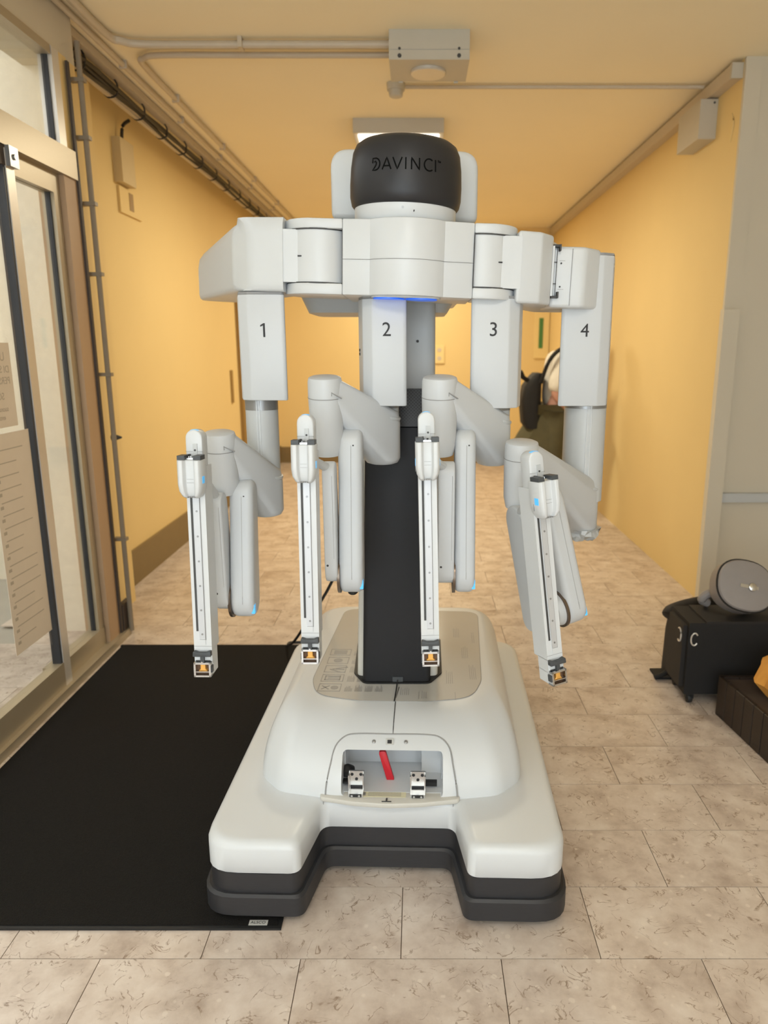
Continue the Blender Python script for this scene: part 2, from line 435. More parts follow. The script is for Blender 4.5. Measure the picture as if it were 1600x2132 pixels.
# posts between the glazing and the corridor wall
struct('trim_5', box(-1.60, XG + 0.035, 3.26, 3.40, 0, 2.13, 0.006), 'bpost')
struct('trim_9', box(-1.58, XG + 0.028, 3.335, 3.40, 2.13, 2.62, 0.004), 'wall')
struct('trim_6', box(-1.599, XG + 0.02, 3.40, 3.50, 0, 2.62, 0.004), 'wall')
struct('trim_7', box(XG + 0.035, XG + 0.045, 3.372, 3.392, 0, 2.6, 0.002), 'bdark')
struct('trim_8', box(-1.60, XG + 0.048, 3.40, 3.51, 0, 0.17, 0.004), 'bdark')

# outside the glazing
struct('outside_paving', box(-3.6, -1.58, -3.5, 4.6, -0.12, -0.02), 'pave', smooth=False)
struct('outside_wall', box(-3.5, -3.3, -3.5, 4.6, -0.02, 2.9), 'stucco', smooth=False)
struct('outside_wall_end', box(-3.3, -1.9, 4.4, 4.6, -0.02, 2.9), 'stucco', smooth=False)

struct('outside_pier', box(-1.95, -1.60, 3.485, 3.499, -0.02, 2.9), 'stucco', smooth=False)
struct('outside_wall_near', box(-1.95, -1.905, 3.50, 4.4, -0.02, 2.9), 'stucco', smooth=False)

# ---- far door on the left wall
d2 = struct('door_2', box(XL, XL + 0.02, 7.25, 8.15, 0.0, 2.10, 0.003), 'door')
add('door_frame', join(box(XL, XL + 0.035, 7.15, 7.25, 0, 2.20), box(XL, XL + 0.035, 8.15, 8.25, 0, 2.20), box(XL, XL + 0.035, 7.25, 8.15, 2.10, 2.20)), 'doorframe', d2)
add('door_handle', join(cyl((XL + 0.02, 7.36, 1.02), (XL + 0.07, 7.36, 1.02), 0.011), cyl((XL + 0.065, 7.35, 1.02), (XL + 0.065, 7.48, 1.02), 0.010)), 'steel', d2)

# ================================================================ SURGICAL ROBOT
BX, BY = -0.085, 1.545
robot = thing('surgical_robot', (BX, BY + 0.6, 0), 'white four-armed surgical robot cart with numbered hanging arms and dark column', 'robot')
YAW = Matrix.Translation((BX, BY, 0)) @ Matrix.Rotation(R(-1.6), 4, 'Z')
def part(name, bm, material, parent=None, base=False, **k):
    if base: xf(bm, YAW)
    return add(name, bm, material, parent or robot, **k)

def outline(g):
    """U-shaped cart outline, grown by g"""
    p = [(-0.455 - g, 1.30 + g), (-0.455 - g, -0.0 - g), (-0.212 + g, -0.0 - g), (-0.180 + g, 0.185 - g),
         (0.180 - g, 0.185 - g), (0.212 - g, -0.0 - g), (0.455 + g, -0.0 - g), (0.455 + g, 1.30 + g)]
    return rpoly(p, [0.10, 0.085, 0.03, 0.035, 0.035, 0.03, 0.085, 0.10], 6)
def olay(zs):
    return [[(x, y, z) for x, y in outline(g)] for g, z in zs]
part('base_body', loft(olay([(-0.004, 0.139), (0.0, 0.143), (0.0, 0.206), (-0.003, 0.216), (-0.010, 0.2235), (-0.018, 0.2262), (-0.024, 0.2268)])), 'white', base=True, ang=50)
part('skirt', loft(olay([(-0.002, 0.070), (-0.002, 0.139)])), 'bumper', base=True)
part('bumper', loft(olay([(0.006, 0.022), (0.010, 0.026), (0.010, 0.078), (0.004, 0.084), (-0.004, 0.084)])), 'bumper', base=True)
for u in (-0.176, 0.176): part('front_panel_seam', box(u - 0.001, u + 0.001, 0.180, 0.184, 0.14, 0.225), 'greyline', base=True)
for u, v in ((-0.36, 0.14), (0.36, 0.14), (-0.36, 1.15), (0.36, 1.15)):
    part('caster', cyl((u - 0.02, v, 0.035), (u + 0.02, v, 0.035), 0.029, 20, 0.004), 'rubber', base=True)

# hood over the base
def hood_ring(t):
    th = t * PI / 2
    i, zz = 1 - math.cos(th), math.sin(th)
    hw = 0.372 - 0.075 * i; f = 0.192 + 0.235 * i; r = 1.275 - 0.07 * i
    bow = 0.03 * (1 - i)
    pts = [(-hw, r), (-hw, f + 0.10), (-hw + 0.07, f + 0.022), (-0.15, f - bow * 0.2), (0.15, f - bow * 0.2), (hw - 0.07, f + 0.022), (hw, f + 0.10), (hw, r)]
    return [(x, y, 0.226 + 0.174 * zz) for x, y in rpoly(pts, [0.10, 0.09, 0.08, 0.2, 0.2, 0.08, 0.09, 0.10], 7)]
hood_bm = loft([hood_ring(t) for t in (0, .1, .2, .3, .4, .5, .6, .7, .8, .87, .93, .97, 1.0)])
hood = part('hood', hood_bm, 'white', base=True, ang=60)
# front compartment cut into the hood
cut = add('cut', xf(prism_xz(rpoly([(-0.128, 0.236), (0.148, 0.236), (0.148, 0.340), (-0.128, 0.340)], 0.012, 3), 0.0, 0.36), YAW), 'white2')
bo = hood.modifiers.new('cut', 'BOOLEAN'); bo.operation = 'DIFFERENCE'; bo.object = cut; bo.solver = 'EXACT'
dg = bpy.context.evaluated_depsgraph_get()
nm = bpy.data.meshes.new_from_object(hood.evaluated_get(dg)); hood.modifiers.clear(); hood.data = nm; nm.name = 'hood'
nm.shade_smooth(); nm.set_sharp_from_angle(angle=R(60))
bpy.data.objects.remove(cut)
# compartment seam (inverted U around the opening), shelf lip and contents
def hood_front(z, lift=0.0):
    zz = min(1, max(0, (z - 0.226) / 0.174)); th = math.asin(zz)
    return 0.192 + 0.235 * (1 - math.cos(th)) - lift
seam_pts = []
for u, z in [(-0.172, 0.232), (-0.168, 0.27), (-0.160, 0.31), (-0.150, 0.345), (-0.125, 0.362), (-0.09, 0.366), (0, 0.366), (0.10, 0.366), (0.140, 0.362), (0.166, 0.345), (0.176, 0.31), (0.184, 0.27), (0.188, 0.232)]:
    seam_pts.append((u, hood_front(z, 0.0005) - 0.002, z))
part('compartment_seam', tube(smooth_path(seam_pts, 4), 0.0022, 6), 'greyline', base=True)
comp = part('compartment_liner', join(box(-0.1275, 0.1475, 0.352, 0.358, 0.2365, 0.3395), box(-0.1275, -0.1245, 0.268, 0.352, 0.2365, 0.3395), box(0.1445, 0.1475, 0.268, 0.352, 0.2365, 0.3395),
            box(-0.1245, 0.1445, 0.268, 0.352, 0.3365, 0.3395), box(-0.1245, 0.1445, 0.205, 0.352, 0.2365, 0.2385)), 'white2', base=True)
xf_ = lambda b: xf(b, YAW)
add('liner_step', xf_(box(0.088, 0.144, 0.300, 0.352, 0.2385, 0.336, 0.002)), 'white2', comp)
add('liner_label', xf_(box(0.02, 0.075, 0.350, 0.352, 0.318, 0.334)), 'greylabel', comp)
add('label_line', xf_(box(0.035, 0.06, 0.3492, 0.350, 0.325, 0.329)), 'print', comp)
part('red_handle', xf(prism_xz(rpoly([(-0.004, 0.0), (0.017, 0.0), (-0.006, 0.088), (-0.027, 0.088)], [0.002, 0.002, 0.008, 0.008], 4), 0, 0.012, 0.002), YAW @ Matrix.Translation((-0.005, 0.26, 0.2385))), 'red')
lip_pts = rpoly([(-0.186, 0.30), (-0.186, 0.180), (-0.09, 0.160), (0.0, 0.153), (0.09, 0.160), (0.194, 0.180), (0.194, 0.30)], [0, 0.015, 0.2, 0.2, 0.2, 0.015, 0], 6)
lip = part('compartment_lip', prism(lip_pts, 0.222, 0.237, 0.004, 2), 'cream', base=True)  # cream colour puts a beige reflection into the lip
add('lip_label', xf_(box(-0.085, 0.048, 0.182, 0.208, 0.2372, 0.2378)), 'yellowlabel', lip)
lines = [box(-0.055 + 0.0 * i, 0.035, 0.187 + 0.005 * i, 0.1885 + 0.005 * i, 0.2378, 0.2381) for i in range(4)]
lines.append(box(-0.078, -0.062, 0.188, 0.202, 0.2378, 0.2381))
add('label_print', xf_(join(*lines)), 'print', lip)
add('catch', xf_(join(box(-0.016, 0.010, 0.1615, 0.164, 0.237, 0.2385), box(-0.005, -0.001, 0.1615, 0.176, 0.237, 0.2395))), 'seam', lip)
for i, u in enumerate((-0.088, 0.080)):
    lt = part('latch', join(box(u - 0.020, u + 0.020, 0.212, 0.217, 0.246, 0.296, 0.003), box(u - 0.020, u + 0.020, 0.180, 0.214, 0.2375, 0.247, 0.003), box(u - 0.021, u - 0.018, 0.195, 0.222, 0.240, 0.292), box(u + 0.018, u + 0.021, 0.195, 0.222, 0.240, 0.292)), 'steel', base=True)
    holes = [cyl((u + a, 0.2108, b), (u + a, 0.2125, b), 0.0042, 12) for a, b in ((-0.012, 0.286), (0.012, 0.286), (0.0, 0.272))]
    add('latch_hole', xf_(join(*holes)), 'ink', lt)
    add('latch_recess', xf_(box(u - 0.016, u + 0.016, 0.1785, 0.181, 0.2385, 0.2465)), 'ink', lt); add('latch_recess', xf_(box(u - 0.017, u + 0.017, 0.2105, 0.2125, 0.2475, 0.2525)), 'ink', lt)
    add('rivet', xf_(join(*[cyl((u + s * 0.010, 0.177, 0.2425), (u + s * 0.010, 0.179, 0.2425), 0.0032, 10) for s in (-1, 1)])), 'steel', lt)
part('latch_pin', box(0.100, 0.132, 0.225, 0.24, 0.244, 0.256, 0.002), 'rubber', base=True)
part('latch_pin', join(box(-0.136, -0.108, 0.222, 0.24, 0.250, 0.256, 0.002), lathe([(0.004, 0), (0.020, 0.004), (0.020, 0.02), (0.006, 0.03)], 16, Matrix.Translation((-0.118, 0.26, 0.254)))), 'rubber', base=True)
tilt = Matrix.Rotation(R(-38), 4, 'X')
for u in (-0.044, 0.045):
    part('screw', xf(lathe([(0.0055, 0), (0.0055, 0.003), (0.004, 0.004)], 14), YAW @ Matrix.Translation((u, hood_front(0.353) - 0.001, 0.353)) @ Matrix.Rotation(R(42), 4, 'X')), 'band')
pp = part('port', xf(box(-0.011, 0.011, -0.008, 0.008, 0, 0.004, 0.001), YAW @ Matrix.Translation((0.0, hood_front(0.353) - 0.001, 0.353)) @ Matrix.Rotation(R(42), 4, 'X')), 'greylabel')
add('port_hole', xf(box(-0.006, 0.006, -0.005, 0.005, 0.004, 0.0048), YAW @ Matrix.Translation((0.0, hood_front(0.353) - 0.001, 0.353)) @ Matrix.Rotation(R(42), 4, 'X')), 'ink', pp)
# centre seam running down the hood
ctr = [(0.008, hood_front(z), z + 0.0006) for z in (0.366, 0.375, 0.384, 0.391, 0.396, 0.399)] + [(0.009, 0.44, 0.4008), (0.014, 0.50, 0.4022)]
part('hood_seam', tube(smooth_path(ctr, 3), 0.0014, 6), 'seam', base=True)
# clear instruction sheet on the hood
sheet_pts = rpoly([(-0.262, 0.55), (-0.235, 0.445), (-0.10, 0.412), (0.10, 0.412), (0.235, 0.440), (0.270, 0.55), (0.290, 1.16), (-0.235, 1.18)], [0.2, 0.09, 0.2, 0.2, 0.09, 0.2, 0.06, 0.06], 6)
sheet = part('instruction_sheet', prism(sheet_pts, 0.3985, 0.4018, 0.0012, 1), 'sheet', base=True)
part('sheet_edge', tube([(x, y, 0.4012) for x, y in sheet_pts] + [(sheet_pts[0][0], sheet_pts[0][1], 0.4012)], 0.0009, 5), 'print', base=True)
Z0, Z1 = 0.4018, 0.4023
prints = []
def frame(u0, u1, v0, v1, w=0.0022):
    return [box(u0, u1, v0, v0 + w, Z0, Z1), box(u0, u1, v1 - w, v1, Z0, Z1), box(u0, u0 + w, v0, v1, Z0, Z1), box(u1 - w, u1, v0, v1, Z0, Z1)]
rng = random.Random(3)
for row in range(5):
    v = 0.468 + row * 0.066
    prints += frame(-0.235, -0.165, v, v + 0.050)
    if row == 0:
        prints += [xf(box(-0.016, 0.016, -0.002, 0.002, Z0, Z1), Matrix.Translation((-0.213, v + 0.025, 0)) @ Matrix.Rotation(R(a), 4, 'Z')) for a in (45, -45)]
        prints.append(lathe([(0.012, Z0), (0.012, Z1)], 14, Matrix.Translation((-0.185, v + 0.025, 0))))
    elif row == 1:
        prints += frame(-0.225, -0.175, v + 0.010, v + 0.040, 0.004) + [box(-0.215, -0.180, v + 0.018 + 0.007 * i, v + 0.020 + 0.007 * i, Z0, Z1) for i in range(3)]
    elif row == 2:
        prints += [xf(box(-0.02, 0.02, -0.003, 0.003, Z0, Z1), Matrix.Translation((-0.200 + 0.010 * i, v + 0.012 + 0.010 * i, 0)) @ Matrix.Rotation(R(-30 + 25 * i), 4, 'Z')) for i in range(3)]
    elif row == 3:
        prints.append(lathe([(0.015, Z0), (0.015, Z1)], 16, Matrix.Translation((-0.200, v + 0.025, 0))))
    else:
        prints.append(box(-0.222, -0.178, v + 0.010, v + 0.040, Z0, Z1))
    for c in range(4):
        u0 = -0.152 + c * 0.031
        for i in range(7):
            ln = 0.020 + 0.024 * rng.random()
            prints.append(box(u0 + i * 0.0034, u0 + i * 0.0034 + 0.0016, v, v + ln, Z0, Z1))
for (u, v, w_, l_) in ((0.02, 0.45, 0.03, 0.05), (0.075, 0.425, 0.004, 0.06), (0.085, 0.43, 0.022, 0.05), (0.185, 0.425, 0.003, 0.055), (0.16, 0.53, 0.028, 0.10), (0.235, 0.56, 0.028, 0.11), (0.215, 0.72, 0.028, 0.10), (0.19, 0.90, 0.028, 0.10), (0.255, 0.85, 0.012, 0.10), (-0.16, 0.92, 0.030, 0.11), (-0.12, 1.06, 0.020, 0.08)):
    n = max(1, int(w_ / 0.006))
    for i in range(n):
        prints.append(box(u + i * 0.006, u + i * 0.006 + 0.0016, v, v + l_ * (0.75 + 0.25 * rng.random()), Z0, Z1))
add('sheet_print', xf_(join(*prints)), 'print', sheet, kind='stuff', smooth=False)

# column
def col_ring(z, cx, hw, y0, y1, r):
    return [(x, y, z) for x, y in rpoly([(cx - hw, y1), (cx - hw, y0), (cx + hw, y0), (cx + hw, y1)], [r * .5, r, r, r * .5], 4)]
part('column_gasket', loft([[(x, y, z) for x, y in rpoly([(-0.212, 2.42), (-0.204, 2.14), (-0.168, 2.066), (0.038, 2.066), (0.078, 2.14), (0.082, 2.42)], [0.02, 0.05, 0.03, 0.03, 0.05, 0.02], 5)] for z in (0.395, 0.4065)]), 'rubber')
part('column_body', loft([col_ring(0.40, -0.064, 0.128, 2.115, 2.40, 0.02), col_ring(1.30, -0.050, 0.118, 2.135, 2.40, 0.02)]), 'cream', ang=50)
cov = part('column_cover', loft([col_ring(0.40, -0.066, 0.106, 2.075, 2.14, 0.016), col_ring(1.195, -0.052, 0.102, 2.095, 2.16, 0.016)]), 'dark', ang=50)
part('column_grille', loft([col_ring(1.198, -0.052, 0.102, 2.097, 2.16, 0.016), col_ring(1.305, -0.050, 0.100, 2.10, 2.16, 0.016)]), 'grille', ang=50)
add('cover_clip', box(-0.078, -0.046, 2.069, 2.080, 0.408, 0.424, 0.002), 'grip', cov)
part('seam_cord', tube(smooth_path([(-0.062, 2.066, 0.416), (-0.064, 2.052, 0.405), (-0.0665, 2.00, 0.4035), (-0.069, 1.955, 0.4025)], 4), 0.0020, 6), 'rubber')
mast = part('mast', prism(rpoly([(-0.150, 2.42), (-0.150, 2.14), (0.052, 2.14), (0.052, 2.42)], 0.03, 5), 1.30, 1.56, 0.004), 'pale')
add('mast_screw', cyl((0.0, 2.137, 1.44), (0.0, 2.141, 1.44), 0.004, 10), 'seam', mast)

# boom and hub
ear = rpoly([(-0.236, 1.765), (-0.236, 1.945), (0.164, 1.938), (0.164, 1.755)], [0.02, 0.05, 0.05, 0.02], 7)
part('boom', prism_xz(ear, 2.10, 2.55, 0.02, 3), 'white', ang=45)
part('boom_bracket', loft([[(x, y, 1.700) for x, y in rpoly([(-0.30, 2.60), (-0.30, 2.10), (0.12, 2.10), (0.12, 2.60)], 0.06, 5)],
                            [(x, y, 1.575) for x, y in rpoly([(-0.345, 2.56), (-0.345, 2.14), (0.12, 2.14), (0.12, 2.56)], 0.06, 5)],
                            [(x, y, 1.522) for x, y in rpoly([(-0.325, 2.50), (-0.325, 2.19), (0.088, 2.19), (0.088, 2.50)], 0.05, 5)]]), 'pale', ang=30)
part('boom_neck', prism(rpoly([(-0.19, 2.52), (-0.19, 2.12), (0.12, 2.12), (0.12, 2.52)], 0.04, 5), 1.55, 1.80, 0.004), 'white')
HX, HY = -0.035, 1.985
ROLL = Matrix.Translation((HX, HY, 1.64)) @ Matrix.Rotation(R(1.6), 4, 'Y') @ Matrix.Translation((-HX, -HY, -1.64))
HUB = ROLL @ Matrix.Translation((HX, HY, 0))
part('hub_cap', xf(lathe([(0.124, 1.762), (0.131, 1.764), (0.138, 1.772), (0.1420, 1.79), (0.1425, 1.82), (0.1405, 1.86), (0.136, 1.893), (0.128, 1.911), (0.116, 1.920), (0.09, 1.925), (0.0001, 1.926)], 64), HUB), 'cap', ang=60)
collar = part('hub_collar', xf(lathe([(0.118, 1.70), (0.122, 1.726), (0.1235, 1.730), (0.1295, 1.737), (0.1305, 1.7645), (0.1305, 1.7835), (0.12, 1.785)], 64), HUB), 'white', ang=50)
add('collar_seam', xf(lathe([(0.1310, 1.7635), (0.1316, 1.7642), (0.1310, 1.7649)], 64, cap=False), HUB), 'seam', collar)
add('collar_seam', xf(lathe([(0.1236, 1.7268), (0.1242, 1.7275), (0.1236, 1.7282)], 64, cap=False), HUB), 'greyline', collar)
def on_hub(a, z, r): return (HX + r * math.sin(a), HY - r * math.cos(a), z)
add('collar_mark', xf(join(cyl(on_hub(-0.03, 1.752, 0.1295), on_hub(-0.03, 1.752, 0.1310), 0.0028, 12)), ROLL), 'band', collar)
add('collar_mark', xf(cyl(on_hub(0.18, 1.741, 0.1262), on_hub(0.18, 1.746, 0.1316), 0.0014, 8), ROLL), 'ink', collar)

# lettering on the cap: thin geometric strokes wrapped round the cylinder
def arc(cx, cy, rx, ry, a0, a1, n=14):
    return [(cx + rx * math.cos(R(a0 + (a1 - a0) * i / n)), cy + ry * math.sin(R(a0 + (a1 - a0) * i / n))) for i in range(n + 1)]
letters = [
    (0.0, [[(0.0, 0.60), (0.0, 1.0), (0.30, 1.0)] + arc(0.30, 0.5, 0.46, 0.5, 90, -90) + [(0.0, 0.0), (0.20, 0.20), (0.36, 0.42), (0.40, 0.62), (0.30, 0.74), (0.16, 0.68)]]),
    (1.02, [[(0.0, 0.0), (0.42, 1.0), (0.84, 0.0)], [(0.16, 0.30), (0.68, 0.30)]]),
    (2.02, [[(0.0, 1.0), (0.42, 0.0), (0.84, 1.0)]]),
    (3.20, [[(0.0, 0.0), (0.0, 1.0)]]),
    (3.72, [[(0.0, 0.0), (0.0, 1.0), (0.72, 0.0), (0.72, 1.0)]]),
    (4.90, [arc(0.48, 0.5, 0.48, 0.5, 50, 310, 22)]),
    (6.02, [[(0.0, 0.0), (0.0, 1.0)]]),
    (6.26, [[(0.0, 0.98), (0.14, 0.98)], [(0.07, 0.98), (0.07, 0.82)], [(0.2, 0.82), (0.2, 0.98), (0.26, 0.88), (0.32, 0.98), (0.32, 0.82)]]),
]
LH = 0.0265
def cap_r(z):
    prof = [(0.1420, 1.79), (0.1425, 1.82), (0.1405, 1.86), (0.136, 1.893)]
    for (r0, z0), (r1, z1) in zip(prof[:-1], prof[1:]):
        if z0 <= z <= z1: return r0 + (r1 - r0) * (z - z0) / (z1 - z0)
    return 0.141
let_bm = bmesh.new()
for ox, strokes in letters:
    for st in strokes:
        pts = []
        for (a, b) in zip(st[:-1], st[1:]):
            n = max(1, int(math.dist(a, b) / 0.2))
            pts += [(a[0] + (b[0] - a[0]) * i / n, a[1] + (b[1] - a[1]) * i / n) for i in range(n)]
        pts.append(st[-1])
        w = 0.062 if ox < 6.2 else 0.035
        quads = []
        for i, (px, py) in enumerate(pts):
            a = pts[max(i - 1, 0)]; b = pts[min(i + 1, len(pts) - 1)]
            d = Vector((b[0] - a[0], b[1] - a[1])).normalized(); nrm = Vector((-d.y, d.x)) * w
            row = []
            for s in (1, -1):
                for dep in (0.0012, -0.002):
                    xx = (ox + px + nrm.x * s - 3.15) * LH; zz = 1.834 + (py + nrm.y * s) * LH
                    r_ = cap_r(zz) + 0.0002 + (0.0 if dep > 0 else -0.003)
                    row.append(on_hub(xx / 0.142 - 0.0, zz, r_ + (0.0004 if dep > 0 else 0)))
            quads.append([row[0], row[2], row[3], row[1]])
        sub = loft(quads)
        me = bpy.data.meshes.new('tmp'); sub.to_mesh(me); sub.free(); let_bm.from_mesh(me); bpy.data.meshes.remove(me)
part('cap_lettering', xf(let_bm, ROLL), 'capink', label='dark DAVINCI lettering coloured to look debossed', smooth=False)  # raised strokes; darker colour stands in for the debossed shade

# hub housing with pivot flanges and side links
ZB, ZT = 1.547, 1.727
def rr(bm): return xf(bm, ROLL)
arcc = [(-0.026 + 0.122 * math.sin(R(a)), 1.957 - 0.122 * math.cos(R(a))) for a in range(-49, 50, 7)]
house = [(-0.187, 2.13), (-0.187, 1.885)] + arcc + [(0.140, 1.892), (0.140, 2.13)]
hh = part('hub_housing', rr(prism(house, ZB, ZT, 0.003, 2, 50)), 'white', ang=25)
seam_line = [(-0.1872, 1.884)] + [(x + (x + 0.026) * 0.006, y - 0.0006) for x, y in arcc] + [(0.1402, 1.891)]
add('housing_seam', rr(tube([(x, y, 1.632) for x, y in seam_line], 0.0007, 5)), 'greyline', hh)
# left and right pivot: flanges above and below a barrel
def flange(cx, cy, r, xin, z0, z1, sgn):
    pts = [(xin, 2.13), (xin, 1.886)]
    a0, a1 = (-15, -175) if sgn < 0 else (15, 175)
    pts = [(xin, cy - r + 0.004)] + [(cx + r * math.sin(R(a0 + (a1 - a0) * i / 14)), cy - r * math.cos(R(a0 + (a1 - a0) * i / 14))) for i in range(15)] + [(xin, cy + r)]
    return prism(pts, z0, z1, 0.004, 2, 50)
LP, RP = (-0.250, 1.972), (0.168, 1.974)
part('pivot_flange', rr(flange(LP[0], LP[1], 0.092, -0.187, 1.703, ZT, -1)), 'white', ang=40)
part('pivot_flange', rr(flange(LP[0], LP[1], 0.092, -0.187, ZB, 1.574, -1)), 'white', ang=40)
part('pivot_flange', rr(flange(RP[0], RP[1], 0.088, 0.140, 1.703, ZT, 1)), 'white', ang=40)
part('pivot_flange', rr(flange(RP[0], RP[1], 0.088, 0.140, ZB, 1.574, 1)), 'white', ang=40)
pb = part('pivot_barrel', rr(lathe([(0.0865, 1.5755), (0.0865, 1.7015)], 48, Matrix.Translation((*LP, 0)))), 'white', ang=40)
add('barrel_mark', rr(box(-0.300, -0.289, 1.8955, 1.9015, 1.6365, 1.6395)), 'ink', pb)
pb = part('pivot_barrel', rr(lathe([(0.0825, 1.5755), (0.0825, 1.7015)], 48, Matrix.Translation((*RP, 0)))), 'white', ang=40)
add('barrel_mark', rr(box(0.203, 0.213, 1.8985, 1.9025, 1.6355, 1.6385)), 'ink', pb)
for C_, r_ in ((LP, 0.089), (RP, 0.085)):
    for z in (1.573, 1.7005): part('pivot_gap', rr(lathe([(r_, z), (r_, z + 0.0035)], 40, Matrix.Translation((*C_, 0)))), 'seam')
for x0, x1 in ((-0.1885, -0.1870), (0.140, 0.1415)): part('pivot_gap', rr(box(x0, x1, 1.888, 1.95, 1.575, 1.703)), 'seam', smooth=False)
# underside light
part('status_light', rr(prism(rpoly([(-0.115, 1.875), (-0.026, 1.855), (0.06, 1.875), (0.06, 1.945), (-0.115, 1.945)], 0.03, 4), ZB - 0.004, ZB + 0.001)), 'pale')
glow = join(*[lathe([(0.040, ZB - 0.007), (0.040, ZB - 0.004)], 28, Matrix.Translation((x, 1.905, 0))) for x in (-0.070, 0.012)])
part('status_light_ring', rr(glow), 'blue', label='glowing blue light under the hub')
# link of arm 1: swings out to the left and backwards
lk1 = rpoly([(-0.338, 1.900), (-0.425, 1.918), (-0.485, 1.985), (-0.720, 2.45), (-0.600, 2.52), (-0.330, 2.07)], [0.0, 0.06, 0.09, 0.06, 0.06, 0.0], 8)
rings = []
for z, g in ((1.553, -0.012), (1.558, -0.004), (1.570, 0.0), (1.690, 0.0), (1.716, -0.006), (1.731, -0.022)):
    cxx, cyy = -0.47, 2.1
    rings.append([(x + (0 if x > -0.36 else (1 if x < cxx else -1) * (-g)), y + (1 if y < cyy else -1) * (-g) * 0.8, z - max(0, (y - 2.0)) * (0.10 if z > 1.65 else 0.0)) for x, y in lk1])
part('side_link', rr(loft(rings)), 'white', ang=50)
part('side_link_neck', rr(prism([(-0.300, 1.9020), (-0.300, 2.04), (-0.350, 2.055), (-0.350, 1.9035)], 1.5755, 1.7015)), 'white')
# link of arm 4: right hand side, ends in a joint box
lk4 = rpoly([(0.252, 1.905), (0.315, 1.925), (0.352, 1.975), (0.352, 2.03), (0.470, 2.30), (0.36, 2.34), (0.245, 2.10)], [0.0, 0.02, 0.02, 0.0, 0.03, 0.03, 0.0], 5)
l4 = part('side_link', rr(prism(lk4, 1.541, 1.716, 0.008, 3, 50)), 'white', ang=50)
part('side_link_neck', rr(prism([(0.212, 1.9045), (0.212, 2.04), (0.262, 2.055), (0.262, 1.9075)], 1.5755, 1.7015)), 'white')
add('link_edge', rr(box(0.3505, 0.3555, 1.972, 1.980, 1.565, 1.690)), 'white', l4)
add('link_bracket', rr(join(box(0.353, 0.372, 1.975, 1.995, 1.688, 1.694), box(0.368, 0.372, 1.970, 1.990, 1.678, 1.694), box(0.353, 0.372, 1.975, 1.995, 1.560, 1.566), box(0.368, 0.372, 1.970, 1.990, 1.560, 1.576),
                            box(0.3645, 0.3655, 1.984, 1.988, 1.566, 1.688), box(0.354, 0.366, 1.984, 1.986, 1.650, 1.652), box(0.354, 0.366, 1.984, 1.986, 1.596, 1.598))), 'seam', l4, smooth=False)
jb = rpoly([(0.352, 1.990), (0.440, 1.985), (0.492, 2.035), (0.497, 2.14), (0.352, 2.16)], [0.0, 0.03, 0.03, 0.0, 0.0], 6)
j4 = part('joint_box', rr(prism(jb, 1.537, 1.692, 0.010, 3, 50)), 'white', ang=40)
add('joint_seam', rr(join(box(0.4045, 0.4055, 1.9845, 1.99, 1.543, 1.686), box(0.372, 0.388, 1.988, 1.9895, 1.583, 1.584), box(0.372, 0.388, 1.988, 1.9895, 1.655, 1.656), box(0.3875, 0.3885, 1.988, 1.9895, 1.583, 1.656))), 'greyline', j4, smooth=False)
for z in (1.590, 1.649): add('joint_screw', rr(cyl((0.377, 1.986, z), (0.377, 1.990, z), 0.0022, 8)), 'ink', j4)

# ---------------------------------------------------------------- the four hanging arms
def spar_matrix(top, bot, yaw):
    top, bot = Vector(top), Vector(bot)
    zax = (top - bot).normalized(); x0 = Vector((math.cos(R(yaw)), math.sin(R(yaw)), 0))
    yax = zax.cross(x0).normalized(); xax = yax.cross(zax).normalized()
    m = Matrix((xax, yax, zax)).transposed().to_4x4(); m.translation = top
    return m, (top - bot).length

def bowtie():
    return rpoly([(-0.021, 0.0075), (-0.009, 0.003), (0.009, 0.003), (0.021, 0.0075), (0.022, -0.0065), (-0.022, -0.0065)], [0.003, 0.006, 0.006, 0.003, 0.002, 0.002], 3)

